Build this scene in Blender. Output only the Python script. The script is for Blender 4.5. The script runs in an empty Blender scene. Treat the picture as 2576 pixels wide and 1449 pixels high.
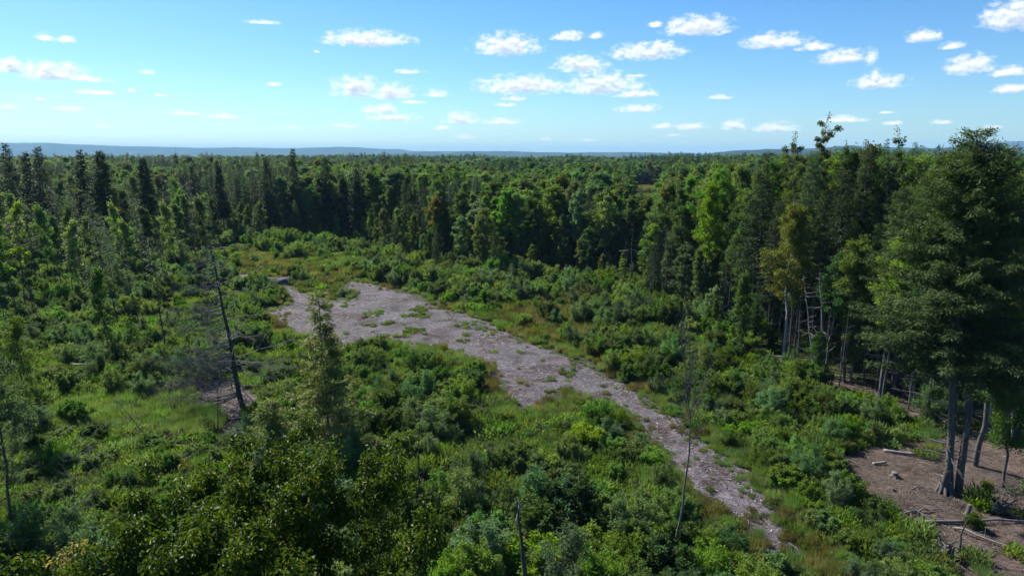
import bpy, math, random
import numpy as np
from mathutils import Vector

R = math.radians
rs = np.random.RandomState(11)
random.seed(11)
sc = bpy.context.scene
COL = sc.collection

# ------------------------------------------------------------------ camera
CH = 18.0                     # drone height above the clearing
F = 1717.0                    # focal length in the units of a 2576 px wide frame
PITCH = math.atan((724.5 - 388.0) / F)
cam = bpy.data.cameras.new("camera")
cam.sensor_width = 36.0
cam.lens = 36.0 * F / 2576.0
cam.clip_start = 0.1
cam.clip_end = 60000.0
camo = bpy.data.objects.new("camera", cam)
COL.objects.link(camo)
camo.location = (0, 0, CH)
camo.rotation_euler = (R(90) - PITCH, 0, 0)
sc.camera = camo

# ------------------------------------------------------------------ light
SUN_AZ = -44.0                # degrees from the view direction, to the left
SUN_EL = 42.0
sv = Vector((math.sin(R(SUN_AZ)) * math.cos(R(SUN_EL)), math.cos(R(SUN_AZ)) * math.cos(R(SUN_EL)), math.sin(R(SUN_EL))))
sun = bpy.data.lights.new("sun", 'SUN')
sun.energy = 5.0
sun.angle = R(0.5)
sun.color = (1.0, 0.95, 0.86)
suno = bpy.data.objects.new("sun", sun)
COL.objects.link(suno)
suno.rotation_euler = sv.to_track_quat('Z', 'Y').to_euler()

sc.view_settings.view_transform = 'Standard'
sc.view_settings.look = 'None'
sc.view_settings.gamma = 1.0
sc.view_settings.exposure = 0.97
sc.cycles.max_bounces = 6
sc.cycles.diffuse_bounces = 3
sc.cycles.glossy_bounces = 1
sc.cycles.transmission_bounces = 3
sc.cycles.transparent_max_bounces = 8
sc.cycles.volume_bounces = 0
sc.cycles.use_denoising = True
sc.cycles.denoising_prefilter = 'ACCURATE'
sc.cycles.caustics_reflective = False
sc.cycles.caustics_refractive = False
sc.cycles.sample_clamp_indirect = 1.5


def ray(px, py):
    u = (px - 1288.0) / F
    v = (724.5 - py) / F
    c, s = math.cos(PITCH), math.sin(PITCH)
    return np.array([u, c + v * s, -s + v * c])


def G(px, py):
    """where a photo pixel (2576 px wide frame) meets the flat ground"""
    d = ray(px, py)
    t = CH / -d[2]
    return (d[0] * t, d[1] * t)


def azel(px, py):
    d = ray(px, py)
    d = d / np.linalg.norm(d)
    return math.degrees(math.atan2(d[0], d[1])), math.degrees(math.asin(d[2]))


def topz(px, py, base):
    """height of a thing standing at base whose top shows at row py"""
    d = ray(px, py)
    return CH + d[2] / d[1] * base[1]


# ------------------------------------------------------------------ world: sky with clouds
world = bpy.data.worlds.new("World")
sc.world = world
world.use_nodes = True
nt = world.node_tree
nt.nodes.clear()
N = nt.nodes.new
L = nt.links.new


def mth(tree, op, a, b=None, c=None, clamp=False):
    n = tree.nodes.new('ShaderNodeMath')
    n.operation = op
    n.use_clamp = clamp
    for i, v in enumerate((a, b, c)):
        if v is None:
            continue
        if hasattr(v, 'is_linked') or hasattr(v, 'links'):
            tree.links.new(v, n.inputs[i])
        else:
            n.inputs[i].default_value = v
    return n.outputs[0]


def vmt(tree, op, a, b=None, c=None, out=0):
    n = tree.nodes.new('ShaderNodeVectorMath')
    n.operation = op
    for i, v in enumerate((a, b, c)):
        if v is None:
            continue
        if hasattr(v, 'links'):
            tree.links.new(v, n.inputs[i])
        else:
            n.inputs[i].default_value = v
    return n.outputs[out]


CLOUDS = [  # centre x, y, width, height in the photo, strength
    (115, 95, 46, 22, .8), (165, 100, 50, 16, .8), (30, 168, 70, 36, 1), (130, 182, 150, 46, 1), (205, 197, 130, 18, .8),
    (245, 233, 96, 14, .7), (372, 181, 40, 14, .8), (665, 57, 100, 12, .55), (690, 212, 34, 12, .6), (925, 100, 178, 36, 1.1),
    (1030, 181, 74, 12, .8), (900, 222, 120, 52, .9), (985, 232, 110, 40, .8), (1095, 236, 48, 20, .8), (960, 275, 90, 24, .8), (985, 295, 120, 22, .8),
    (465, 285, 100, 12, .7), (565, 293, 100, 14, .75), (870, 317, 74, 12, .6), (1275, 116, 136, 48, 1.1), (1160, 300, 80, 28, .9),
    (1035, 257, 70, 10, .6), (1262, 306, 84, 18, .85), (1430, 93, 76, 24, .8), (1500, 90, 38, 18, .7), (1460, 162, 115, 40, .95),
    (1320, 216, 205, 42, 1), (1515, 214, 160, 50, 1.05), (1600, 236, 100, 22, .9), (1605, 273, 96, 22, .8), (1625, 132, 165, 40, .9), (1660, 120, 70, 30, .9),
    (1755, 68, 140, 46, 1.1), (1650, 63, 46, 18, .6), (1950, 105, 140, 36, 1), (2050, 118, 90, 22, .75), (2115, 145, 110, 36, .9),
    (2190, 145, 32, 44, .8), (2210, 207, 145, 36, .75), (2200, 192, 30, 34, .7), (2320, 92, 78, 36, .85), (2395, 115, 70, 20, .6),
    (2440, 165, 110, 44, 1.05), (2540, 182, 90, 24, .95), (2560, 40, 150, 66, 1.2), (2545, 225, 90, 22, .85), (1810, 245, 58, 12, .75),
    (1665, 318, 60, 14, .7), (1742, 320, 74, 18, .8), (1850, 316, 60, 26, .9), (1950, 322, 100, 26, .9), (2120, 301, 104, 18, .8),
    (1170, 345, 66, 12, .6), (1110, 322, 44, 12, .7), (2245, 310, 52, 12, .6), (2370, 307, 60, 12, .7), (20, 268, 60, 14, .55),
    (170, 275, 90, 14, .6), (255, 318, 46, 10, .6), (500, 343, 64, 10, .6), (735, 322, 44, 8, .5), (1375, 350, 50, 8, .5),
    (1480, 353, 50, 8, .5), (1290, 248, 60, 14, .7), (1270, 264, 50, 12, .6), (797, 130, 18, 8, .5), (100, 250, 40, 8, .5), (330, 228, 20, 12, .6),
    (2230, 283, 40, 8, .5), (1340, 372, 50, 6, .4), (1700, 340, 50, 8, .45), (2490, 320, 60, 10, .5), (405, 240, 34, 8, .5), (1600, 190, 50, 10, .45)]

tc = N('ShaderNodeTexCoord')
dirv = vmt(nt, 'NORMALIZE', tc.outputs['Generated'])
sx = N('ShaderNodeSeparateXYZ'); L(dirv, sx.inputs[0])
A0 = mth(nt, 'MULTIPLY', mth(nt, 'ARCTAN2', sx.outputs[0], sx.outputs[1]), 57.29578)
E0 = mth(nt, 'MULTIPLY', mth(nt, 'ARCSINE', sx.outputs[2]), 57.29578)
cb = N('ShaderNodeCombineXYZ'); L(A0, cb.inputs[0]); L(E0, cb.inputs[1])
AE = cb.outputs[0]
# the field: one group, evaluated at the point and again towards the sun for the shading
g = bpy.data.node_groups.new("cloud_field", 'ShaderNodeTree')
g.interface.new_socket("AE", in_out='INPUT', socket_type='NodeSocketVector')
g.interface.new_socket("F", in_out='OUTPUT', socket_type='NodeSocketFloat')
gi = g.nodes.new('NodeGroupInput'); go = g.nodes.new('NodeGroupOutput')
acc = None
for (cx, cy, w, h, st) in CLOUDS:
    a0, e0 = azel(cx, cy + h * .18)
    a1, _ = azel(cx + w * .5, cy)
    _, e1 = azel(cx, cy - h * .5)
    wa = abs(a1 - a0) * 1.06
    he = max(abs(e1 - e0) * 1.05, .12)
    S = (1 / wa, 1 / he, 0)
    v = vmt(g, 'MULTIPLY_ADD', gi.outputs[0], S, (-a0 / wa, -e0 / he, 0))
    v2 = vmt(g, 'MULTIPLY', v, (1, -2.4, 0))
    v3 = vmt(g, 'MAXIMUM', v, v2)
    vl = vmt(g, 'LENGTH', vmt(g, 'MULTIPLY', v3, (1, 1, 0)) if False else v3, out=1)
    f = mth(g, 'MULTIPLY_ADD', vl, -1.0, .56 + .55 * st)
    acc = f if acc is None else mth(g, 'MAXIMUM', acc, f)
n1 = g.nodes.new('ShaderNodeTexNoise'); n1.inputs['Scale'].default_value = 1.15; n1.inputs['Detail'].default_value = 10; n1.inputs['Roughness'].default_value = .66
gm = vmt(g, 'MULTIPLY', gi.outputs[0], (1, 1.7, 0)); g.links.new(gm, n1.inputs['Vector'])
fb = mth(g, 'MULTIPLY', mth(g, 'SUBTRACT', n1.outputs['Fac'], .45), 2.9)
tot = mth(g, 'ADD', acc, fb)
tot = mth(g, 'MINIMUM', tot, mth(g, 'MULTIPLY_ADD', acc, 3.0, .9))
g.links.new(tot, go.inputs[0])


def field(vec):
    n = N('ShaderNodeGroup'); n.node_tree = g
    L(vec, n.inputs[0])
    return n.outputs[0]


f1 = field(AE)
f2 = field(vmt(nt, 'ADD', AE, (-.14, .26, 0)))


def mapr(tree, val, a, b, c, d, smooth=True):
    n = tree.nodes.new('ShaderNodeMapRange')
    n.interpolation_type = 'SMOOTHSTEP' if smooth else 'LINEAR'
    tree.links.new(val, n.inputs['Value'])
    for k, x in zip(('From Min', 'From Max', 'To Min', 'To Max'), (a, b, c, d)):
        n.inputs[k].default_value = x
    return n.outputs[0]


alpha = mapr(nt, f1, -.18, .95, 0, .98)
shade = mapr(nt, f2, .25, 1.25, 0, 1)
crgb = N('ShaderNodeMix'); crgb.data_type = 'RGBA'
L(shade, crgb.inputs[0])
crgb.inputs[6].default_value = (1.0, 1.0, 1.0, 1)
crgb.inputs[7].default_value = (.52, .62, .74, 1)
sky = N('ShaderNodeTexSky')
sky.sky_type = 'NISHITA'
sky.sun_disc = False
sky.sun_elevation = R(SUN_EL)
sky.sun_rotation = R(SUN_AZ)
sky.altitude = 200
sky.air_density = 1.0
sky.dust_density = .3
sky.ozone_density = 3.0
bg = N('ShaderNodeBackground'); bg.inputs[1].default_value = .065
hs_ = N('ShaderNodeHueSaturation'); hs_.inputs['Saturation'].default_value = 1.22; hs_.inputs['Hue'].default_value = .5
L(sky.outputs[0], hs_.inputs['Color'])
wb = N('ShaderNodeMix'); wb.data_type = 'RGBA'; wb.blend_type = 'MULTIPLY'; wb.inputs[0].default_value = 1; wb.inputs[7].default_value = (.76, 1.0, 1.2, 1)   # the camera's cool white balance
L(hs_.outputs[0], wb.inputs[6]); L(wb.outputs[2], bg.inputs[0])
bc = N('ShaderNodeBackground'); bc.inputs[1].default_value = .62
L(crgb.outputs[2], bc.inputs[0])
mx = N('ShaderNodeMixShader')
L(alpha, mx.inputs[0]); L(bg.outputs[0], mx.inputs[1]); L(bc.outputs[0], mx.inputs[2])
wo = N('ShaderNodeOutputWorld')
L(mx.outputs[0], wo.inputs[0])
world.cycles.sampling_method = 'MANUAL'
world.cycles.sample_map_resolution = 512

# ------------------------------------------------------------------ helpers


def tag(o, label=None, cat=None, group=None, kind=None):
    if label: o['label'] = label
    if cat: o['category'] = cat
    if group: o['group'] = group
    if kind: o['kind'] = kind
    return o


def mesh_q(name, verts, quads, mat, smooth=False):
    me = bpy.data.meshes.new(name)
    verts = np.asarray(verts, dtype=np.float32)
    quads = np.asarray(quads, dtype=np.int32)
    me.vertices.add(len(verts))
    me.vertices.foreach_set('co', verts.ravel())
    k = quads.shape[1]
    me.loops.add(len(quads) * k)
    me.loops.foreach_set('vertex_index', quads.ravel())
    me.polygons.add(len(quads))
    me.polygons.foreach_set('loop_start', np.arange(len(quads), dtype=np.int32) * k)
    if smooth:
        me.polygons.foreach_set('use_smooth', np.ones(len(quads), dtype=bool))
    me.update(calc_edges=True)
    if mat: me.materials.append(mat)
    return me


def obj(name, me, parent=None, loc=None, col=COL):
    o = bpy.data.objects.new(name, me)
    if col: col.objects.link(o)
    if parent: o.parent = parent
    if loc is not None: o.location = loc
    return o


class Acc:
    def __init__(s):
        s.v = []; s.q = []; s.n = 0

    def add(s, v, q):
        v = np.asarray(v, float).reshape(-1, 3)
        s.v.append(v); s.q.append(np.asarray(q, int).reshape(-1, 4) + s.n); s.n += len(v)

    def tube(s, pts, rad, sides=6):
        pts = np.asarray(pts, float); n = len(pts)
        rad = np.broadcast_to(np.asarray(rad, float), (n,))
        t = np.gradient(pts, axis=0)
        t /= np.linalg.norm(t, axis=1)[:, None] + 1e-9
        ref = np.array([0., 0., 1.]) if abs(t[0][2]) < .8 else np.array([1., 0., 0.])
        a = np.cross(t, ref); a /= np.linalg.norm(a, axis=1)[:, None] + 1e-9
        b = np.cross(t, a)
        th = np.arange(sides) * 2 * np.pi / sides
        ring = a[:, None, :] * np.cos(th)[None, :, None] + b[:, None, :] * np.sin(th)[None, :, None]
        v = pts[:, None, :] + ring * rad[:, None, None]
        i = np.arange(n - 1)[:, None] * sides; j = np.arange(sides)[None, :]; k = (j + 1) % sides
        q = np.stack([i + j, i + k, i + sides + k, i + sides + j], -1).reshape(-1, 4)
        s.add(v.reshape(-1, 3), q)

    def box(s, c, ax, ay, az):
        c, ax, ay, az = map(lambda x: np.asarray(x, float), (c, ax, ay, az))
        v = [c + sx_ * ax + sy_ * ay + sz_ * az for sx_, sy_, sz_ in
             ((-1, -1, -1), (1, -1, -1), (1, 1, -1), (-1, 1, -1), (-1, -1, 1), (1, -1, 1), (1, 1, 1), (-1, 1, 1))]
        s.add(v, [(0, 3, 2, 1), (4, 5, 6, 7), (0, 1, 5, 4), (1, 2, 6, 5), (2, 3, 7, 6), (3, 0, 4, 7)])

    def mesh(s, name, mat, smooth=False):
        return mesh_q(name, np.concatenate(s.v), np.concatenate(s.q), mat, smooth)


def unit(v):
    return v / (np.linalg.norm(v, axis=-1, keepdims=True) + 1e-9)


def leaves(acc, C, D, Nn, Ln, W, fold=.15):
    """one folded diamond leaf per row"""
    C = np.asarray(C); D = unit(D)
    S = unit(np.cross(D, Nn)); U = np.cross(S, D)
    Ln = np.broadcast_to(np.asarray(Ln, float), (len(C),))[:, None]
    W = np.broadcast_to(np.asarray(W, float), (len(C),))[:, None]
    m = C + D * Ln * .45
    v = np.stack([C, m + S * W * .5 + U * W * fold, C + D * Ln - U * Ln * .08, m - S * W * .5 + U * W * fold], 1)
    n = len(C)
    acc.add(v.reshape(-1, 3), np.arange(n * 4).reshape(n, 4))


def big_leaves(acc, C, D, Nn, Ln, W):
    """ovate leaf of two halves, drooping at the tip"""
    C = np.asarray(C); D = unit(D)
    S = unit(np.cross(D, Nn)); U = np.cross(S, D)
    Ln = np.asarray(Ln)[:, None]; W = np.asarray(W)[:, None]
    b = C
    r1 = C + D * Ln * .25 + S * W * .5 + U * W * .22
    r2 = C + D * Ln * .62 + S * W * .40 + U * W * .10
    t = C + D * Ln * .96 - U * Ln * .28
    l2 = C + D * Ln * .62 - S * W * .40 + U * W * .10
    l1 = C + D * Ln * .25 - S * W * .5 + U * W * .22
    v = np.stack([b, r1, r2, t, l2, l1], 1).reshape(-1, 3)
    n = len(C); k = np.arange(n)[:, None] * 6
    q = np.concatenate([k + np.array([[0, 1, 2, 3]]), k + np.array([[0, 3, 4, 5]])])
    acc.add(v, q)


def rdir(n, up=0.0, r=rs):
    v = r.normal(size=(n, 3)); v[:, 2] += up
    return unit(v)


# value noise used for the terrain and for scattering
_perm = np.random.RandomState(5).rand(256, 256)


def vnoise(x, y, s):
    x = np.asarray(x, float) / s; y = np.asarray(y, float) / s
    xi = np.floor(x).astype(int); yi = np.floor(y).astype(int)
    fx = x - xi; fy = y - yi
    fx = fx * fx * (3 - 2 * fx); fy = fy * fy * (3 - 2 * fy)
    p = lambda i, j: _perm[i & 255, j & 255]
    return (p(xi, yi) * (1 - fx) + p(xi + 1, yi) * fx) * (1 - fy) + (p(xi, yi + 1) * (1 - fx) + p(xi + 1, yi + 1) * fx) * fy


def inpoly(x, y, poly):
    x = np.asarray(x, float); y = np.asarray(y, float)
    ins = np.zeros(x.shape, bool); n = len(poly)
    for i in range(n):
        x1, y1 = poly[i]; x2, y2 = poly[(i + 1) % n]
        c = ((y1 > y) != (y2 > y)) & (x < (x2 - x1) * (y - y1) / (y2 - y1 + 1e-12) + x1)
        ins ^= c
    return ins


# ------------------------------------------------------------------ materials
def newmat(name):
    m = bpy.data.materials.new(name); m.use_nodes = True
    t = m.node_tree
    return m, t, t.nodes['Principled BSDF'], t.nodes['Material Output']


def ramp(t, fac, stops):
    n = t.nodes.new('ShaderNodeValToRGB')
    e = n.color_ramp.elements
    while len(e) < len(stops): e.new(.5)
    for i, (p, c) in enumerate(stops):
        e[i].position = p; e[i].color = (*c, 1)
    t.links.new(fac, n.inputs[0])
    return n.outputs[0]


def noise(t, scale, detail=6, rough=.6, vec=None):
    n = t.nodes.new('ShaderNodeTexNoise')
    n.inputs['Scale'].default_value = scale; n.inputs['Detail'].default_value = detail; n.inputs['Roughness'].default_value = rough
    if vec is None:
        tcn = t.nodes.new('ShaderNodeNewGeometry'); vec = tcn.outputs['Position']
    t.links.new(vec, n.inputs['Vector'])
    return n.outputs['Fac']


def mixc(t, fac, a, b, mode='MIX'):
    n = t.nodes.new('ShaderNodeMix'); n.data_type = 'RGBA'; n.blend_type = mode
    for s_, v in ((n.inputs[0], fac), (n.inputs[6], a), (n.inputs[7], b)):
        if hasattr(v, 'links'): t.links.new(v, s_)
        elif isinstance(v, (int, float)): s_.default_value = v
        else: s_.default_value = (*v, 1)
    return n.outputs[2]


def bump(t, bsdf, h, strength=.5, dist=.05):
    b = t.nodes.new('ShaderNodeBump'); b.inputs['Strength'].default_value = strength; b.inputs['Distance'].default_value = dist
    t.links.new(h, b.inputs['Height']); t.links.new(b.outputs[0], bsdf.inputs['Normal'])


def leafmat(name, c1, c2, c3=None, trans=.5, rough=.6, vary=.85, spec=.12):
    """c1..c2 leaf to leaf, with some c3 leaves; each plant a little lighter or darker than the next"""
    m, t, b, out = newmat(name)
    ge = t.nodes.new('ShaderNodeNewGeometry')
    oi = t.nodes.new('ShaderNodeObjectInfo')
    st = [(0, c1), (.78, c2), (1, c3 or c2)]
    colr = ramp(t, ge.outputs['Random Per Island'], st)
    v = t.nodes.new('ShaderNodeHueSaturation')
    L_ = t.links.new
    L_(mth(t, 'MULTIPLY_ADD', oi.outputs['Random'], vary, 1 - vary * .45), v.inputs['Value'])
    r2 = mth(t, 'FRACT', mth(t, 'MULTIPLY', oi.outputs['Random'], 17.13))
    L_(mth(t, 'MULTIPLY_ADD', r2, .05, .462), v.inputs['Hue'])
    r3 = mth(t, 'FRACT', mth(t, 'MULTIPLY', oi.outputs['Random'], 41.7))
    L_(mth(t, 'MULTIPLY_ADD', r3, .35, .80), v.inputs['Saturation'])
    L_(colr, v.inputs['Color'])
    L_(v.outputs[0], b.inputs['Base Color'])
    b.inputs['Roughness'].default_value = rough
    b.inputs['Specular IOR Level'].default_value = spec
    tr = t.nodes.new('ShaderNodeBsdfTranslucent')
    tcx = mixc(t, 1.0, v.outputs[0], (1.25, 1.25, .55), 'MULTIPLY')
    L_(tcx, tr.inputs[0])
    mxs = t.nodes.new('ShaderNodeMixShader'); mxs.inputs[0].default_value = trans
    L_(b.outputs[0], mxs.inputs[1]); L_(tr.outputs[0], mxs.inputs[2]); L_(mxs.outputs[0], out.inputs[0])
    return m


def barkmat(name, c1, c2, scale=6, stretch=.25):
    m, t, b, out = newmat(name)
    tcn = t.nodes.new('ShaderNodeTexCoord')
    vec = vmt(t, 'MULTIPLY', tcn.outputs['Object'], (1, 1, stretch))
    f = noise(t, scale, 6, .65, vec)
    t.links.new(ramp(t, f, [(.3, c1), (.7, c2)]), b.inputs['Base Color'])
    b.inputs['Roughness'].default_value = .9
    bump(t, b, f, .6, .03)
    return m


M = {}
M['leaf_mid'] = leafmat('leaf_mid', (.05, .12, .020), (.09, .18, .034), (.14, .18, .04))
M['leaf_light'] = leafmat('leaf_light', (.075, .17, .026), (.12, .235, .04), (.2, .22, .045))
M['leaf_bright'] = leafmat('leaf_bright', (.09, .19, .025), (.13, .24, .035), vary=.15)
M['leaf_dark'] = leafmat('leaf_dark', (.035, .085, .02), (.065, .13, .032), (.10, .13, .035))
M['leaf_olive'] = leafmat('leaf_olive', (.075, .125, .02), (.105, .155, .028), (.15, .16, .03), vary=.3)
M['leaf_willow'] = leafmat('leaf_willow', (.06, .135, .055), (.10, .19, .08), (.14, .2, .09))
M['leaf_aspen'] = leafmat('leaf_aspen', (.045, .08, .03), (.07, .11, .045), (.1, .12, .05), vary=.2)
M['leaf_front'] = leafmat('leaf_front', (.024, .066, .008), (.046, .105, .012), (.10, .135, .02), trans=.45, rough=.45, vary=.1, spec=.2)
M['leaf_yellow'] = leafmat('leaf_yellow', (.16, .18, .02), (.24, .22, .03), (.35, .2, .03), trans=.45, vary=.1)
M['leaf_orange'] = leafmat('leaf_orange', (.12, .115, .025), (.17, .125, .03), (.08, .13, .03), vary=.1)
M['needle'] = leafmat('needle', (.018, .045, .015), (.034, .068, .022), (.055, .075, .03), trans=.25, rough=.6, vary=.5)
M['needle_green'] = leafmat('needle_green', (.036, .094, .024), (.062, .13, .034), (.09, .14, .036), trans=.35, rough=.6)
M['cedar'] = leafmat('cedar', (.13, .18, .045), (.18, .22, .06), (.2, .2, .08), trans=.3, rough=.6, vary=.1)
M['weed'] = leafmat('weed', (.06, .115, .028), (.095, .15, .038), (.15, .15, .05), vary=.6)
M['grass_green'] = leafmat('grass_green', (.075, .155, .045), (.12, .21, .07), (.19, .21, .10), vary=.5)
M['grass_tan'] = leafmat('grass_tan', (.13, .145, .055), (.18, .175, .07), (.09, .14, .04), vary=.7)
M['grass_rust'] = leafmat('grass_rust', (.085, .09, .035), (.125, .105, .045), (.08, .12, .04), vary=.7)
M['bark'] = barkmat('bark', (.07, .062, .055), (.17, .15, .13))
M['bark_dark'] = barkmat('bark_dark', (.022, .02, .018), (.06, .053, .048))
M['bark_grey'] = barkmat('bark_grey', (.04, .037, .036), (.10, .093, .09))
M['bark_birch'] = barkmat('bark_birch', (.12, .11, .10), (.38, .36, .33), 3, 2.5)
M['deadwood'] = barkmat('deadwood', (.08, .072, .07), (.19, .17, .16))
M['palewood'] = barkmat('palewood', (.15, .135, .12), (.30, .275, .25))
M['cutwood'] = barkmat('cutwood', (.35, .2, .1), (.5, .33, .18))
M['stemwood'] = barkmat('stemwood', (.07, .055, .04), (.15, .12, .09))


def ground_material():
    m, t, b, out = newmat('forest_floor')
    f1_ = noise(t, .12, 5); f2_ = noise(t, 2.2, 8, .7); f3_ = noise(t, 14, 4, .7)
    c = ramp(t, f1_, [(.35, (.045, .042, .025)), (.5, (.045, .055, .022)), (.68, (.065, .075, .032))])
    c2_ = ramp(t, f2_, [(.3, (.35, .3, .28)), (.55, (1, 1, 1)), (.8, (1.5, 1.4, 1.2))])
    c = mixc(t, 1.0, c, c2_, 'MULTIPLY')
    t.links.new(c, b.inputs['Base Color']); b.inputs['Roughness'].default_value = .95
    b.inputs['Specular IOR Level'].default_value = .1
    bump(t, b, f3_, .8, .06)
    return m


def chip_material(name, c, tint, stretch=1.0):
    m, t, b, out = newmat(name)
    ge = t.nodes.new('ShaderNodeNewGeometry')
    big = noise(t, .22, 5, .6); mid = noise(t, 2.5, 8, .72)
    vo = t.nodes.new('ShaderNodeTexVoronoi'); vo.inputs['Scale'].default_value = 9; vo.inputs['Randomness'].default_value = 1
    w = t.nodes.new('ShaderNodeTexNoise'); w.inputs['Scale'].default_value = 4
    t.links.new(ge.outputs['Position'], w.inputs['Vector'])
    vv = vmt(t, 'ADD', vmt(t, 'MULTIPLY', ge.outputs['Position'], (1, 2.4, 1)), w.outputs['Color'])
    t.links.new(vv, vo.inputs['Vector'])
    big2 = noise(t, .55, 6, .65)
    base = ramp(t, mth(t, 'ADD', mth(t, 'MULTIPLY', big, .5), mth(t, 'MULTIPLY', big2, .5)), [(.43, tint), (.47, tuple((x + y) / 2 for x, y in zip(c, tint))), (.50, c), (.60, tuple(min(1, x * 1.45) for x in c))])
    col = mixc(t, 1.0, base, ramp(t, mid, [(.25, (.3, .28, .3)), (.5, (.95, .95, .95)), (.75, (1.6, 1.55, 1.5))]), 'MULTIPLY')
    sep = t.nodes.new('ShaderNodeSeparateColor'); t.links.new(vo.outputs['Color'], sep.inputs[0])
    col = mixc(t, 1.0, col, ramp(t, sep.outputs[0], [(0, (.45, .42, .42)), (.5, (.95, .93, .93)), (1, (1.75, 1.6, 1.5))]), 'MULTIPLY')
    t.links.new(col, b.inputs['Base Color']); b.inputs['Roughness'].default_value = .85
    b.inputs['Specular IOR Level'].default_value = .2
    bump(t, b, sep.outputs[0], .7, .06)
    return m


M['floor'] = ground_material()
M['chips'] = chip_material('wood_chip_track', (.098, .092, .102), (.046, .034, .028))
M['slash'] = chip_material('brown_litter', (.085, .066, .055), (.04, .030, .024))

# ------------------------------------------------------------------ terrain
MEADOW = (60.0, 300.0)


def hz(x, y):
    x = np.asarray(x, float); y = np.asarray(y, float)
    d = np.hypot(x, y)
    z = (vnoise(x, y, 9) - .5) * .28 + (vnoise(x + 40, y + 9, 3.1) - .5) * .12
    k = np.clip((d - 150) / 250, 0, 1)
    z = z + k * ((vnoise(x + 500, y, 160) - .5) * 4 + (vnoise(x, y + 900, 60) - .5) * 2.5 - 1.0)
    z = z + 4.0 * np.exp(-((x - MEADOW[0]) ** 2 + (y - MEADOW[1]) ** 2) / (2 * 38.0 ** 2))
    far = np.clip((d - 1100) / 1500, 0, 1)
    z = z - far * far * (3 - 2 * far) * 70
    return z


def hz1(x, y):
    return float(hz(np.array([x]), np.array([y]))[0])


def axis(a, step0, grow, lim):
    out = [0.0]; s_ = step0
    while out[-1] < lim:
        if out[-1] > a: s_ *= grow
        out.append(out[-1] + s_)
    return np.array(out)


ax_ = axis(90, 1.2, 1.07, 22000)
X = np.concatenate([-ax_[:0:-1], ax_])
Y = np.concatenate([-axis(30, 3, 1.3, 3000)[:0:-1], axis(150, 1.2, 1.05, 24000)])
XX, YY = np.meshgrid(X, Y)
ZZ = hz(XX, YY)
nx, ny = len(X), len(Y)
ii = (np.arange(ny - 1)[:, None] * nx + np.arange(nx - 1)[None, :]).ravel()
me = mesh_q('ground', np.stack([XX, YY, ZZ], -1).reshape(-1, 3), np.stack([ii, ii + 1, ii + nx + 1, ii + nx], 1), M['floor'], True)
tag(obj('ground', me), kind='structure')


def gridpatch(name, poly, cell, off, mat, edge=.5):
    """sheet of small cells that fills a ground polygon with a ragged edge, following the terrain"""
    P = np.array(poly)
    gx = np.arange(P[:, 0].min() - 1, P[:, 0].max() + 1, cell); gy = np.arange(P[:, 1].min() - 1, P[:, 1].max() + 1, cell)
    A, B = np.meshgrid(gx, gy)
    cxm = A[:-1, :-1] + cell / 2; cym = B[:-1, :-1] + cell / 2
    wx = cxm + (vnoise(cxm, cym, 1.7) - .5) * edge * 2 + (vnoise(cxm + 9, cym, .6) - .5) * edge
    wy = cym + (vnoise(cxm + 77, cym, 1.7) - .5) * edge * 2 + (vnoise(cxm, cym + 9, .6) - .5) * edge
    keep = inpoly(wx, wy, poly)
    n_x = len(gx)
    r, c = np.nonzero(keep)
    q = np.stack([r * n_x + c, r * n_x + c + 1, (r + 1) * n_x + c + 1, (r + 1) * n_x + c], 1)
    used, inv = np.unique(q.ravel(), return_inverse=True)
    xs, ys = A.ravel()[used], B.ravel()[used]
    j = (np.random.RandomState(3).rand(2, len(xs)) - .5) * cell * .5
    xs = xs + j[0]; ys = ys + j[1]
    zs = hz(xs, ys) + off + (vnoise(xs, ys, .5) - .5) * .05
    me_ = mesh_q(name, np.stack([xs, ys, zs], 1), inv.reshape(-1, 4), mat, True)
    return obj(name, me_)


TRACK_PX = [(596, 690), (640, 692), (700, 704), (730, 722), (760, 740), (820, 762), (880, 758), (905, 742), (880, 724), (885, 708), (930, 716), (990, 730), (1045, 746), (1100, 775), (1170, 792), (1235, 815), (1330, 862),
            (1400, 885), (1480, 920), (1560, 966), (1640, 1012), (1705, 1055), (1740, 1095), (1805, 1140), (1875, 1190), (1905, 1240),
            (1935, 1300), (1975, 1350), (2010, 1400), (1990, 1418), (1925, 1380), (1885, 1325), (1830, 1290), (1765, 1250), (1710, 1200),
            (1670, 1150), (1625, 1110), (1590, 1052), (1525, 1018), (1430, 985), (1385, 1000), (1350, 1040), (1300, 1035), (1270, 985),
            (1245, 960), (1238, 925), (1180, 900), (1110, 878), (1040, 872), (940, 858), (870, 880), (835, 882), (790, 862), (745, 842),
            (700, 815), (678, 790), (715, 775), (742, 765), (735, 745), (690, 728), (630, 715), (590, 700)]
TRACK = [G(*p) for p in TRACK_PX]
trk = gridpatch('track', TRACK, .25, .03, M['chips'], .85)
tag(trk, kind='structure')
SL_PX = [(2085, 1150), (2200, 1120), (2330, 1100), (2440, 1075), (2700, 1070), (2900, 1300), (2900, 1600), (2540, 1600), (2440, 1500), (2370, 1425), (2330, 1350), (2280, 1330),
         (2200, 1270), (2150, 1235), (2110, 1190)]
SLASH = [G(*p) for p in SL_PX]
tag(gridpatch('bare_ground', SLASH, .4, .025, M['slash'], .8), kind='structure')
SL2 = [G(*p) for p in [(1880, 870), (1960, 890), (2100, 950), (2250, 985), (2340, 1040), (2300, 1075), (2200, 1020), (2080, 980), (1960, 920)]]
tag(gridpatch('bare_ground', SL2, .4, .025, M['slash'], .8), kind='structure')
SL3 = [G(*p) for p in [(500, 985), (560, 960), (620, 975), (670, 1010), (655, 1060), (600, 1110), (540, 1115), (560, 1050), (490, 1020)]]
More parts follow.
